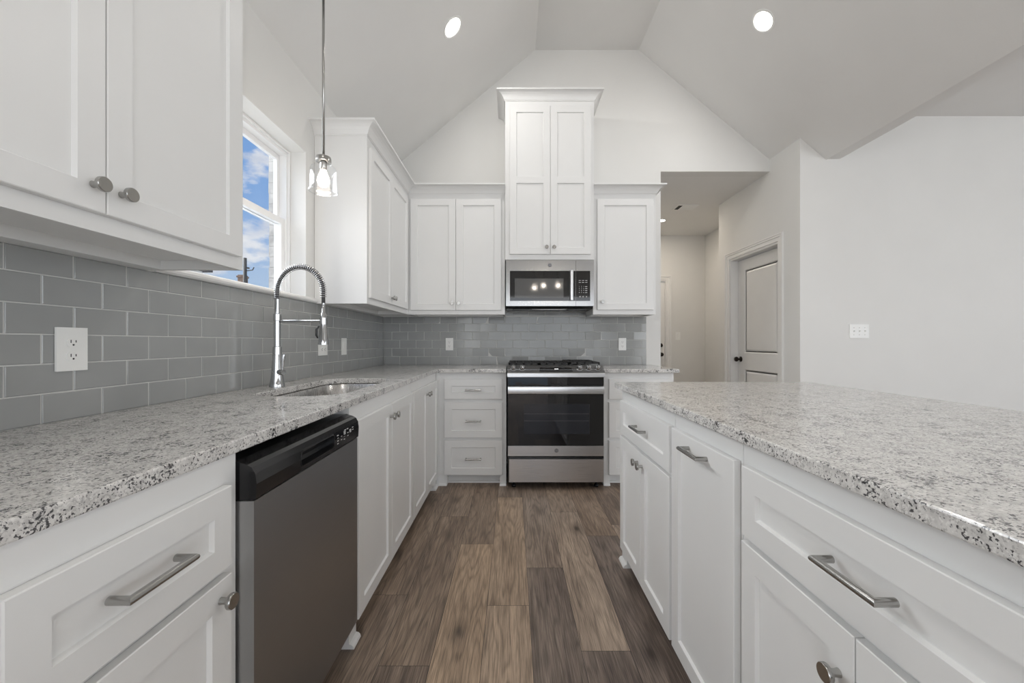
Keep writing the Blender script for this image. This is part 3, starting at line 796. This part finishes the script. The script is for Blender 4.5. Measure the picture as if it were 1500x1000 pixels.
o = link('tile_backsplash', bm, [M['tile'], M['grout']]); tag(o, 'glossy grey subway tile backsplash on the left wall below the window', 'backsplash')
bm = BM(); PB = lambda u, dd, z: (u, YB - dd, z)
box(bm, TL + .0005, 1.284, YB - .0048, YB - .0003, CT - .03, ZS, 1); box(bm, -0.064, 0.703, YB - .0048, YB - .0003, ZS, 1.47, 1)
allt = tiles(TL + .0005, 1.284, CT + .0005, ZS, -0.929 - TPX * 4) 
for (ua, ub, za, zb, r) in allt:
    tile_piece(bm, ua, ub, za, zb, .0045, .007, PB, (random.gauss(0, .014), random.gauss(0, .014)))
for (ua, ub, za, zb, r) in tiles(-0.064, 0.703, CT + .0005 + 6 * TPZ, 1.452, -0.929 - TPX * 4):
    tile_piece(bm, ua, ub, max(za, ZS + .001), zb, .0045, .007, PB, (0, 0))
o = link('tile_backsplash', bm, [M['tile'], M['grout']]); tag(o, 'glossy grey subway tile backsplash on the back wall behind the range', 'backsplash')

# ------------------------------------------------------------------ sink
def offset_loop(pts, d):
    n = len(pts); out = []
    for i in range(n):
        a, b, c_ = Vector(pts[i - 1]), Vector(pts[i]), Vector(pts[(i + 1) % n])
        d0 = (b - a).normalized(); d1 = (c_ - b).normalized()
        nn = Vector((d0.y, -d0.x)) + Vector((d1.y, -d1.x)); nn.normalize()
        out.append((b.x + nn.x * d, b.y + nn.y * d))
    return out
t = thing('sink', 'undermount stainless steel sink bowl set into the granite below the window', 'sink', (-0.895, 1.98, 0.70))
bm = BM()
loops = [(0.014, CB - .004), (0.014, CB - .0015), (0.004, CB - .0015), (-0.002, CB - .006), (-0.012, CB - .12), (-0.018, CB - .185), (-0.028, CB - .203), (-0.050, CB - .212)]
prev = None
for d_, z in loops:
    vs = [bm.verts.new((p[0], p[1], z)) for p in offset_loop(SINK, d_)]
    if prev:
        for i in range(len(vs)):
            f = bm.faces.new((prev[i], prev[(i + 1) % len(vs)], vs[(i + 1) % len(vs)], vs[i])); f.smooth = True
    prev = vs
bm.faces.new(prev)
link('bowl', bm, M['steel_sink'], t, True, autosmooth=50)
bm = BM(); lathe(bm, [(0.045, .0003), (0.045, .004), (0.036, .006), (0.030, .003), (0, .002)], (-0.895, 1.98, CB - .212), (0, 0, 1), 24); link('drain', bm, M['chrome'], t, True)

# ------------------------------------------------------------------ faucet (spring pull-down)
FX, FY = -1.142, 1.930
t = thing('faucet', 'chrome spring-neck kitchen faucet standing behind the sink', 'faucet', (FX, FY, CT))
bm = BM()
lathe(bm, [(0, 0.0005), (0.034, 0.0005), (0.034, 0.006), (0.0315, 0.018), (0.0275, 0.045), (0.0235, 0.09), (0.0205, 0.140), (0.0192, 0.186), (0.0192, 0.193), (0.0150, 0.195), (0.0150, 0.318), (0.0172, 0.320), (0.0172, 0.352), (0.0118, 0.355), (0.0118, 0.425), (0, 0.425)], (FX, FY, CT), (0, 0, 1), 32)
link('body', bm, M['chrome'], t, True, autosmooth=40)
RA = 0.112
zc = CT + 0.460
arc = [Vector((FX, FY, CT + 0.425)), Vector((FX, FY, zc))]
for k in range(1, 24):
    a = PI - PI * k / 24; arc.append(Vector((FX + RA + RA * math.cos(a), FY, zc + 0.122 * math.sin(a))))
arc += [Vector((FX + 2 * RA, FY, zc)), Vector((FX + 2 * RA, FY, zc - .03))]
hose = arc + [Vector((FX + 2 * RA, FY, CT + 0.352))]
bm = BM(); tube(bm, hose, 0.0085, 12); link('hose', bm, simple('hose_dark', (0.035, 0.035, 0.037), 0.4, 0.2), t, True)
# helix along the arc
def resample(pts, n):
    L = [0]
    for a, b in zip(pts, pts[1:]): L.append(L[-1] + (b - a).length)
    out = []
    for i in range(n):
        s = L[-1] * i / (n - 1); j = 0
        while j < len(L) - 2 and L[j + 1] < s: j += 1
        u = (s - L[j]) / max(1e-9, L[j + 1] - L[j]); out.append(pts[j].lerp(pts[j + 1], u))
    return out
turns = 47; ns = turns * 14
rs = resample(arc, ns); hel = []
for i in range(ns):
    tg = (rs[min(i + 1, ns - 1)] - rs[max(i - 1, 0)]).normalized(); u = Vector((0, 1, 0)); v = tg.cross(u).normalized()
    a = 2 * PI * turns * i / (ns - 1); hel.append(rs[i] + (u * math.cos(a) + v * math.sin(a)) * 0.0135)
bm = BM(); tube(bm, hel, 0.0018, 6); link('spring', bm, M['chrome'], t, True)
bm = BM(); tube(bm, [(FX + .018, FY, CT + .318), (FX + 2 * RA - .016, FY, CT + .318)], 0.0062, 12)
lathe(bm, [(0.0155, -.016), (0.0175, -.016), (0.0175, .016), (0.0155, .016)], (FX + 2 * RA, FY, CT + .318), (0, 0, 1), 24); link('holder_arm', bm, M['chrome'], t, True, autosmooth=40)
hx = FX + 2 * RA
bm = BM(); lathe(bm, [(0, .405), (0.009, .405), (0.0085, .36), (0.0135, .352), (0.0145, .31), (0.0165, .285), (0.021, .235), (0.0245, .212), (0.0245, .204), (0, .203)], (hx, FY, CT), (0, 0, 1), 28)
sp = link('spray_head', bm, M['chrome'], t, True, autosmooth=40)
bm = BM(); tube(bm, [(hx - .0165, FY - .008, CT + .295), (hx - .027, FY - .012, CT + .278), (hx - .028, FY - .012, CT + .25), (hx - .0235, FY - .009, CT + .235)], [0.003, 0.005, 0.005, 0.003], 8); link('spray_button', bm, M['black_plastic'], sp, True)
bm = BM()
lathe(bm, [(0, 0.018), (0.0135, 0.018), (0.0135, 0.055), (0.0115, 0.058), (0, 0.058)], (FX, FY, CT + .072), (0.85, -0.53, 0), 20)
e = Vector((0.85, -0.53, 0)) * 0.046
tube(bm, [(FX + e.x, FY + e.y, CT + .078), (FX + e.x + .003, FY + e.y, CT + .12), (FX + e.x + .006, FY + e.y, CT + .150), (FX + e.x + .007, FY + e.y, CT + .158)], [0.0055, 0.0065, 0.0085, 0.007], 14)
link('handle', bm, M['chrome'], t, True, autosmooth=40)

# ------------------------------------------------------------------ emblem helper (round badge with a script monogram)
def emblem(parent, x, y, z, r):
    bm = BM(); lathe(bm, [(0, 0.0005), (r, 0.0005), (r, 0.0018), (0, 0.0018)], (x, y, z), (0, -1, 0), 28, False)
    b = link('emblem', bm, M['logo'], parent, True)
    bm = BM()
    tube(bm, [(x + r * .86 * math.cos(a), y - .0021, z + r * .86 * math.sin(a)) for a in [2 * PI * k / 28 for k in range(28)]], r * .05, 6, closed=True)
    for sx, ph in ((-.26, 0.6), (.28, -0.4)):
        tube(bm, [(x + r * (sx + .25 * math.cos(a)), y - .0021, z + r * (.10 + .33 * math.sin(a))) for a in [ph + 5.4 * k / 14 for k in range(15)]], r * .05, 6)
        tube(bm, [(x + r * (sx + .22), y - .0021, z + r * .1), (x + r * (sx + .12), y - .0021, z - r * .3), (x + r * (sx - .15), y - .0021, z - r * .38)], r * .05, 6)
    link('monogram', bm, M['logo_light'], b, True)
    return b

# ------------------------------------------------------------------ dishwasher
DA, DB = 0.8955, 1.4985
t = thing('dishwasher', 'stainless steel dishwasher with a black control strip under the left counter', 'dishwasher', (-0.9, (DA + DB) / 2, 0))
bm = BM(); box(bm, XL + .03, -0.626, DA + .006, DB - .006, 0.10, 0.895); box(bm, XL + .2, -0.70, DA + .01, DB - .01, 0.0, 0.10); link('tub', bm, M['black_enamel'], t, True)
bm = BM(); box(bm, -0.712, -0.6995, DA + .004, DB - .004, 0.004, 0.105); link('toe_panel', bm, M['black_plastic'], t, True)
bm = BM(); box(bm, -0.6255, -0.584, DA + .003, DB - .003, 0.120, 0.806); bevel(bm, 0.003, 2)
for f in bm.faces:
    if f.calc_center_median().x < -0.588: f.material_index = 1
link('door_panel', bm, [M['steel_dark'], M['steel_edge']], t, True)
bm = BM()
full = [(-0.6255, 0.808), (-0.584, 0.808), (-0.580, 0.812), (-0.578, 0.845), (-0.581, 0.868), (-0.589, 0.882), (-0.600, 0.888), (-0.6255, 0.896)]
notch = [(-0.6255, 0.808), (-0.584, 0.808), (-0.580, 0.812), (-0.5795, 0.824), (-0.603, 0.828), (-0.608, 0.838), (-0.606, 0.856), (-0.598, 0.864), (-0.5802, 0.865), (-0.581, 0.868), (-0.589, 0.882), (-0.600, 0.888), (-0.6255, 0.896)]
prism(bm, full, 'y', DA + .003, 1.090); prism(bm, notch, 'y', 1.090, 1.290); prism(bm, full, 'y', 1.290, DB - .003)
cp = link('control_panel', bm, M['black_plastic'], t, True)
bm = BM(); tube(bm, [(-0.5785, p[0], p[1]) for p in rounded(1.088, 1.292, 0.8235, 0.8655, (.012,) * 4, 4)], 0.0010, 6, closed=True); link('pocket_rim', bm, M['black_enamel'], cp, True)
bm = BM()
marks = [(1.318, z) for z in (0.829, 0.838, 0.847, 0.856)] + [(1.345, z) for z in (0.836, 0.847)] + [(1.368, .832), (1.368, .842), (1.375, .862), (1.395, .862), (1.397, .838), (1.397, .848), (1.44, .85), (1.44, .858)]
for (y, z) in marks: box(bm, -0.5796, -0.5782, y - .005, y + .005, z - .0013, z + .0013)
for (y, z) in ((1.371, .853), (1.418, .850)):
    for k in range(3): box(bm, -0.5796, -0.5780, y - .007, y + .007, z - .005 + k * .004, z - .0025 + k * .004)
link('button_legend', bm, M['mark'], cp, True)

# ------------------------------------------------------------------ range
RX0, RX1 = -0.041, 0.7255
t = thing('range', 'stainless steel slide-in gas range with black oven glass between the back counters', 'range', ((RX0 + RX1) / 2, 3.45, 0))
bm = BM(); box(bm, RX0 + .002, RX1 - .002, 3.165, 3.80, 0.05, 0.945); link('body', bm, M['black_enamel'], t, True)
for (lx, ly) in ((RX0 + .05, 3.22), (RX1 - .05, 3.22), (RX0 + .05, 3.74), (RX1 - .05, 3.74)):
    bm = BM(); lathe(bm, [(0, 0), (0.018, 0), (0.018, .015), (0.010, .018), (0.010, .05), (0, .05)], (lx, ly, 0), (0, 0, 1), 14); link('leg', bm, M['black_plastic'], t, True)
bm = BM(); prism(bm, [(3.134, .889), (3.131, .893), (3.131, .918), (3.137, .923), (3.215, .977), (3.262, .977), (3.262, .946), (3.165, .946), (3.165, .889)], 'x', RX0 - .002, RX1 + .002)
for f in bm.faces:
    if abs(f.calc_center_median().y - 3.176) < .01 and f.calc_center_median().z > .93 and abs(f.normal.x) < .5: f.material_index = 1
cp = link('control_panel', bm, [M['steel'], M['steel_panel']], t, True)
bm = BM(); box(bm, RX0 + .006, RX1 - .006, 3.142, 3.1645, 0.8255, 0.8885); link('vent_strip', bm, M['black_gloss'], t, True)
sl = Vector((0, .078, .054)).normalized(); nrm = Vector((0, -sl.z, sl.y)); P0 = Vector((0, 3.137, .923))
def on_slope(x, s, h=0): p = P0 + sl * s + nrm * h; return (x, p.y, p.z)
for kx in (0.006, 0.077, 0.536, 0.607, 0.678):
    bm = BM(); lathe(bm, [(0, 0), (0.025, 0), (0.025, .003), (0.020, .005), (0.0185, .026), (0.017, .028), (0, .028)], on_slope(kx, .047), tuple(nrm), 24)
    k_ = link('knob', bm, M['chrome'], cp, True, autosmooth=35)
    bm = BM(); c0 = Vector(on_slope(kx, .047, .028)); s2 = sl * .016
    tube(bm, [c0 - s2 + nrm * .003, c0 + s2 + nrm * .003], 0.0055, 10); link('grip', bm, M['chrome'], k_, True)
bm = BM()
A = [on_slope(0.213, .018, .0005), on_slope(0.474, .018, .0005), on_slope(0.468, .066, .0005), on_slope(0.218, .066, .0005)]
B = [tuple(Vector(p) + nrm * .002) for p in A]
va = [bm.verts.new(p) for p in A]; vb = [bm.verts.new(p) for p in B]
bm.faces.new(vb); bm.faces.new(va[::-1])
for i in range(4): bm.faces.new((va[i], va[(i + 1) % 4], vb[(i + 1) % 4], vb[i]))
dp = link('display', bm, M['black_gloss'], cp, True)
bm = BM()
for x in (0.338, 0.3485, 0.359):
    lathe(bm, [(0, 0), (0.0042, 0), (0.0042, .0008), (0, .0008)], on_slope(x, .046, .0028), tuple(nrm), 10)
link('display_digits', bm, M['digit'], dp, True)
# cooktop, burners, grates
bm = BM(); box(bm, RX0, RX1, 3.263, 3.795, 0.9455, 0.962); box(bm, RX0 + .002, RX1 - .002, 3.77, 3.795, .962, .974); bevel(bm, 0.003, 2); link('cooktop', bm, M['black_enamel'], t, True)
for (bx, by, br) in ((0.10, 3.40, .042), (0.10, 3.65, .034), (0.342, 3.52, .05), (0.585, 3.40, .045), (0.585, 3.65, .034)):
    bm = BM(); lathe(bm, [(0, .0005), (br, .0005), (br, .006), (br * .72, .008), (br * .72, .013), (br * .6, .015), (0, .015)], (bx, by, .962), (0, 0, 1), 24); link('burner', bm, M['iron'], t, True)
gw = (RX1 - RX0 - .016) / 3
for i in range(3):
    bm = BM(); xa = RX0 + .008 + i * gw + .002; xb = xa + gw - .004; ya, yb = 3.272, 3.762; zt = .992 if i < 2 else 1.0
    b_ = .006
    box(bm, xa, xa + 2 * b_, ya, yb, zt - .014, zt); box(bm, xb - 2 * b_, xb, ya, yb, zt - .014, zt)
    for y in (ya, (ya + yb) / 2 - b_, yb - 2 * b_): box(bm, xa, xb, y, y + 2 * b_, zt - .014, zt)
    xm = (xa + xb) / 2
    for x in (xm - b_, xa + gw * .22, xb - gw * .26): box(bm, x, x + 2 * b_, ya, yb, zt - .012, zt)
    for y in (ya + .12, yb - .13): box(bm, xa, xb, y, y + 2 * b_, zt - .012, zt)
    for x in (xa, xb - 2 * b_):
        for y in (ya, yb - 2 * b_): box(bm, x, x + 2 * b_, y, y + 2 * b_, .9625, zt - .014)
    link('grate', bm, M['iron'], t, True)
bm = BM(); box(bm, RX0 + .022 - .016, RX1 - .010, 3.1405, 3.1645, 0.268, 0.754)
od = link('oven_door', bm, M['black_gloss'], t, True)
bm = BM(); box(bm, 0.088, 0.603, 3.1392, 3.1403, 0.441, 0.676); ow = link('oven_window', bm, M['oven_win'], od, True)
bm = BM()
for z in (0.545, 0.60): box(bm, 0.09, 0.601, 3.1386, 3.1391, z - .001, z + .001)
box(bm, 0.6035, 0.605, 3.1386, 3.1391, .441, .676); link('rack_lines', bm, M['rack'], ow, True)
bm = BM(); box(bm, RX0 + .004, RX1 - .008, 3.134, 3.1403, 0.2685, 0.348); bevel(bm, 0.003, 2); ts = link('trim_strip', bm, M['steel'], od, True)
emblem(ts, 0.345, 3.134, 0.312, 0.0165)
bm = BM(); prism(bm, [(3.1405, .756), (3.120, .756), (3.108, .762), (3.104, .788), (3.108, .814), (3.120, .821), (3.1405, .821)], 'x', RX0 + .004, RX1 - .010); link('handle', bm, M['steel'], od, True, autosmooth=30)
bm = BM(); box(bm, RX0 + .012, RX1 - .008, 3.136, 3.1645, 0.062, 0.243); bevel(bm, 0.004, 2); link('drawer', bm, M['steel'], t, True)

# ------------------------------------------------------------------ microwave
t = thing('microwave', 'stainless over-the-range microwave with black glass door under the tall cabinet', 'microwave', (0.32, 3.64, 1.454))
bm = BM(); prism(bm, [(3.472, 1.476), (3.49, 1.457), (3.80, 1.457), (3.82, 1.48), (3.82, 1.877), (3.472, 1.877)], 'x', -0.0575, 0.7025)
body = link('body', bm, M['black_enamel'], t, True)
for (xa, xb) in ((0.0, 0.15), (0.49, 0.64)):
    bm = BM(); box(bm, xa, xb, 3.52, 3.62, 1.4525, 1.4565); bevel(bm, .002, 1); link('vent_filter', bm, M['filter'], body, True)
bm = BM(); tube(bm, [(0.17, 3.50, 1.457), (0.24, 3.495, 1.452), (0.42, 3.495, 1.452), (0.47, 3.50, 1.457)], 0.006, 10); link('lamp_rail', bm, M['steel_edge'], body, True)
MF = 3.446
def frame_face(bm, xa, xb, za, zb, hx0, hx1, hz0, hz1, yf, yb):
    box(bm, xa, hx0, yf, yb, za, zb); box(bm, hx1, xb, yf, yb, za, zb); box(bm, hx0, hx1, yf, yb, hz1, zb); box(bm, hx0, hx1, yf, yb, za, hz0)
bm = BM(); frame_face(bm, -0.0585, 0.5465, 1.4785, 1.876, -0.024, 0.545, 1.522, 1.782, MF, 3.4715)
mdoor = link('door', bm, M['steel_mw'], t, True)
bm = BM(); box(bm, -0.0238, 0.5448, MF + .002, 3.4712, 1.5222, 1.7818); gl = link('door_glass', bm, M['black_gloss'], mdoor, True)
bm = BM(); box(bm, 0.018, 0.440, MF + .0006, MF + .0018, 1.551, 1.716); link('window', bm, M['window_mw'], gl, True)
bm = BM(); prism(bm, [(0.494, MF + .0018), (0.494, MF - .012), (0.500, MF - .022), (0.519, MF - .022), (0.526, MF - .012), (0.526, MF + .0018)], 'z', 1.527, 1.785); link('handle', bm, M['steel'], mdoor, True)
emblem(mdoor, 0.322, MF, 1.831, 0.0165)
bm = BM(); frame_face(bm, 0.5485, 0.7035, 1.4785, 1.876, 0.5486, 0.671, 1.522, 1.782, MF, 3.4715); side = link('side_panel', bm, M['steel_mw'], t, True)
bm = BM(); box(bm, 0.5492, 0.6708, MF + .001, 3.4712, 1.5222, 1.7818); kp = link('keypad', bm, M['black_gloss'], side, True)
def mwp(px, py): return ((px - 751) * .005915, 1.165 - (py - 501) * .005915)
bm = BM(); bars = BM(); dots = BM(); tops = BM()
digits = '123456789 0 '
for r_ in range(4):
    for c_ in range(3):
        ch = digits[r_ * 3 + c_]; x, z = mwp(848.6 + 3.2 * c_, 419.7 + 2.9 * r_)
        if ch != ' ': merge(bm, text_bm(ch, 0.013, Matrix.Translation((x, MF + .0004, z)) @ FRONT))
        else: box(bm, x - .004, x + .004, MF + .0002, MF + .0009, z - .002, z + .002)
    x, z = mwp(858.7, 419.7 + 2.9 * r_); box(bars, x - .009, x + .009, MF + .0002, MF + .0009, z - .0025, z + .0025)
for py in (410.6, 413.5):
    for px in (849.3, 854.0, 858.7): x, z = mwp(px, py); box(tops, x - .009, x + .009, MF + .0002, MF + .0009, z - .002, z + .002)
for px in (849.6, 854.1, 858.9): x, z = mwp(px, 434.5); lathe(dots, [(0, 0), (.006, 0), (.006, .0006), (0, .0006)], (x, MF + .0008, z), (0, -1, 0), 12)
link('number_keys', bm, M['mark'], kp, True); link('side_keys', bars, M['mark'], kp, True); link('program_keys', tops, M['mark'], kp, True); link('icon_keys', dots, M['mark'], kp, True)

# ------------------------------------------------------------------ outlets and switches; local plane y=0 facing -y
def plate_thing(name, label, cat, loc, rz, w_, h_, inserts, group):
    t = thing(name, label, cat, loc, rz, group)
    bm = BM(); box(bm, -w_ / 2, w_ / 2, -0.006, -0.0004, -h_ / 2, h_ / 2); bevel(bm, 0.0025, 2); pl = link('plate', bm, M['plate'], t)
    for (kind, x, z, rot) in inserts:
        R = Matrix.Rotation(rot, 4, 'Y')
        if kind == 'outlet':
            bm = BM(); prism(bm, rounded(-.0165, .0165, -.0135, .0135, (.011,) * 4, 4), 'y', -.0085, -.0062)
            bmesh.ops.transform(bm, matrix=Matrix.Translation((x, 0, z)) @ R, verts=bm.verts); rc = link('receptacle', bm, M['plate'], t)
            bm = BM(); box(bm, -.0075, -.0052, -.0089, -.0086, -.002, .0065); box(bm, .0052, .0075, -.0089, -.0086, -.001, .0055)
            lathe(bm, [(0, 0), (.0026, 0), (.0026, .0003), (0, .0003)], (0, -.0086, -.0075), (0, -1, 0), 10)
            bmesh.ops.transform(bm, matrix=Matrix.Translation((x, 0, z)) @ R, verts=bm.verts); link('slots', bm, M['slot'], rc)
        elif kind == 'rocker':
            bm = BM(); box(bm, -.016, .016, -.0085, -.0062, -.033, .033); bevel(bm, .001, 1)
            bmesh.ops.transform(bm, matrix=Matrix.Translation((x, 0, z)) @ R, verts=bm.verts); link('rocker', bm, M['plate'], t)
        else:
            bm = BM(); box(bm, -.0052, .0052, -.0072, -.0062, -.012, .012); prism(bm, [(-.0062, -.006), (-.017, .004), (-.015, .009), (-.0062, .006)], 'x', -.004, .004)
            bmesh.ops.transform(bm, matrix=Matrix.Translation((x, 0, z)) @ R, verts=bm.verts); tg_ = link('toggle', bm, M['plate'], t)
            bm = BM()
            for dz in (-.03, .03): lathe(bm, [(0, 0), (.003, 0), (.002, .0012), (0, .0014)], (x, -.0061, z + dz), (0, -1, 0), 10)
            link('screws', bm, M['nickel'], t)
    return t
duo = [('outlet', 0, .0195, 0), ('outlet', 0, -.0195, 0)]
G = 'white outlets on the grey tile'
plate_thing('wall_outlet', 'white duplex outlet on the left tile nearest the camera', 'outlet', (TL + .0012, 1.115, 1.1455), PI / 2, .079, .121, duo, G)
plate_thing('wall_outlet', 'white sideways outlet plate low on the left tile just behind the spray head', 'outlet', (TL + .0012, 2.59, 1.117), PI / 2, .118, .076, [('outlet', -.0195, 0, PI / 2), ('outlet', .0195, 0, PI / 2)], G)
plate_thing('light_switch', 'white upright rocker switch on the left tile near the back corner', 'light switch', (TL + .0012, 2.915, 1.134), PI / 2, .078, .122, [('rocker', 0, 0, 0)], None)
plate_thing('wall_outlet', 'white duplex outlet on the back tile left of the range', 'outlet', (-0.607, TB - .0015, 1.146), 0, .072, .118, duo, G)
plate_thing('wall_outlet', 'white duplex outlet on the back tile right of the range', 'outlet', (1.053, TB - .0015, 1.146), 0, .072, .118, duo, G)
plate_thing('light_switch', 'white triple toggle switch plate on the big blank wall at right', 'light switch', (2.98, 3.4265, 1.259), 0, .166, .118, [('toggle', -.047, 0, 0), ('toggle', 0, 0, 0), ('toggle', .047, 0, 0)], None)
plate_thing('light_switch', 'small white toggle switch at the end of the hall beside the far door', 'light switch', (2.545, 6.1365, 1.26), 0, .075, .118, [('toggle', 0, 0, 0)], None)

# ------------------------------------------------------------------ recessed lights
def can_light(label, loc, nrm, group, power=7.5, r=0.085, col=(1.0, 0.97, 0.93)):
    t = thing('recessed_light', label, 'ceiling light', loc, 0, group)
    nrm = Vector(nrm).normalized(); o = Vector(loc)
    bm = BM(); lathe(bm, [(r * .80, -.004), (r * .84, .004), (r * .98, .004), (r, .0005), (r, -.004)], o, tuple(nrm), 36); link('trim_ring', bm, M['plate'], t, True, autosmooth=40)
    bm = BM(); lathe(bm, [(0, .0012), (r * .5, .0015), (r * .78, .0006)], o, tuple(nrm), 36); link('lens', bm, M['led'], t, True)
    ld = bpy.data.lights.new('recessed_lamp', 'AREA'); ld.shape = 'DISK'; ld.size = r * 1.5; ld.energy = power; ld.color = col
    lo = bpy.data.objects.new('lamp', ld); COL.objects.link(lo); lo.parent = t; lo.location = nrm * 0.008
    lo.rotation_euler = nrm.to_track_quat('-Z', 'Y').to_euler()
    return t
nl = Vector((0.833, 0, -1)).normalized(); nr = Vector((-0.8376, 0, -1)).normalized()
CG = 'recessed lights in the kitchen vault'
can_light('glowing recessed light in the left slope of the vaulted ceiling', (-0.434, 2.873, slope_l(-0.434)), nl, CG)
can_light('glowing recessed light in the right slope of the vaulted ceiling', (1.809, 2.873, slope_r(1.809)), nr, CG)
can_light('small warm recessed light in the low hall ceiling beside the wall end', (2.00, 5.378, 2.807), (0, 0, -1), None, power=9, r=0.07, col=(1.0, 0.88, 0.74))
can_light('recessed light in the left slope of the vault behind the camera', (-0.434, 0.30, slope_l(-0.434)), nl, CG, power=7.5)  # unseen can added for overhead fill, mostly on the island front
# hall air vent
t = thing('air_vent', 'white ceiling air vent with a dark open slot in the hall', 'vent', (2.10, 4.835, 2.807))
bm = BM(); box(bm, 1.975, 2.225, 4.74, 4.93, 2.799, 2.8065); bevel(bm, .002, 1); link('frame', bm, M['plate'], t, True)
bm = BM(); box(bm, 1.99, 2.035, 4.765, 4.905, 2.7975, 2.7988); link('opening', bm, M['hole'], t, True)
for k in range(6):
    y = 4.762 + k * .026; bm = BM(); prism(bm, [(y, 2.7985), (y + .004, 2.7985), (y + .018, 2.793), (y + .015, 2.7925)], 'x', 2.05, 2.215); link('louver', bm, M['plate'], t, True)

# ------------------------------------------------------------------ jar pendants
def pendant(label, x, y, zb, ztop, group=None, power=3.0):
    t = thing('pendant_light', label, 'pendant light', (x, y, zb), 0, group)
    bm = BM(); lathe(bm, [(0, 0), (.06, 0), (.06, -.012), (.05, -.02), (.008, -.024), (0, -.024)], (x, y, ztop + .03), (0, 0, 1), 28); link('canopy', bm, M['nickel'], t, True, autosmooth=40)
    bm = BM(); tube(bm, [(x, y, ztop + .02), (x, y, zb + .178)], 0.0062, 12); link('rod', bm, M['nickel'], t, True)
    bm = BM(); lathe(bm, [(0, .182), (.009, .182), (.011, .172), (.034, .170), (.036, .164), (.036, .148), (.033, .146), (0, .146)], (x, y, zb), (0, 0, 1), 32); link('cap', bm, M['nickel'], t, True, autosmooth=40)
    bm = BM(); lathe(bm, [(0, .145), (.016, .145), (.016, .112), (.013, .108), (0, .108)], (x, y, zb), (0, 0, 1), 20); link('socket', bm, M['nickel'], t, True, autosmooth=40)
    prof = [(.031, .158), (.033, .150), (.035, .147), (.033, .143), (.035, .140), (.036, .134), (.046, .126), (.056, .118), (.060, .108), (.061, .03), (.061, .018), (.066, .008), (.068, .003), (.066, -.001)]
    bm = BM(); lathe(bm, prof, (x, y, zb), (0, 0, 1), 40); link('glass_shade', bm, M['jar'], t, True)
    bm = BM(); tube(bm, [(x + .0665 * math.cos(a), y + .0665 * math.sin(a), zb + .002) for a in [2 * PI * k / 40 for k in range(40)]], .0028, 8, closed=True); link('rim', bm, M['jar'], t, True)
    bm = BM(); lathe(bm, [(0, .022), (.012, .024), (.024, .034), (.0295, .050), (.027, .068), (.018, .090), (.013, .107), (0, .1075)], (x, y, zb), (0, 0, 1), 24); link('bulb', bm, M['bulb'], t, True)
    ld = bpy.data.lights.new('pendant_lamp', 'POINT'); ld.energy = power; ld.color = (1.0, .88, .74); ld.shadow_soft_size = .035
    lo = bpy.data.objects.new('lamp', ld); COL.objects.link(lo); lo.parent = t; lo.location = (0, 0, .012)
    return t
pendant('clear glass jar pendant hanging over the sink in front of the window', -0.932, 1.960, 1.905, slope_l(-0.932) - .035)
PG = 'jar pendants reflected in the microwave glass'
pendant('jar pendant behind the camera, leftmost of three reflected in the microwave window', 0.46, -1.55, 2.31, 3.979 - .035, PG, 5.0)
pendant('jar pendant behind the camera, middle of three reflected in the microwave window', 0.65, -1.50, 2.35, 3.979 - .035, PG, 5.0)
pendant('jar pendant behind the camera, rightmost of three reflected in the microwave window', 0.95, -1.42, 2.34, 3.979 - .035, PG, 5.0)
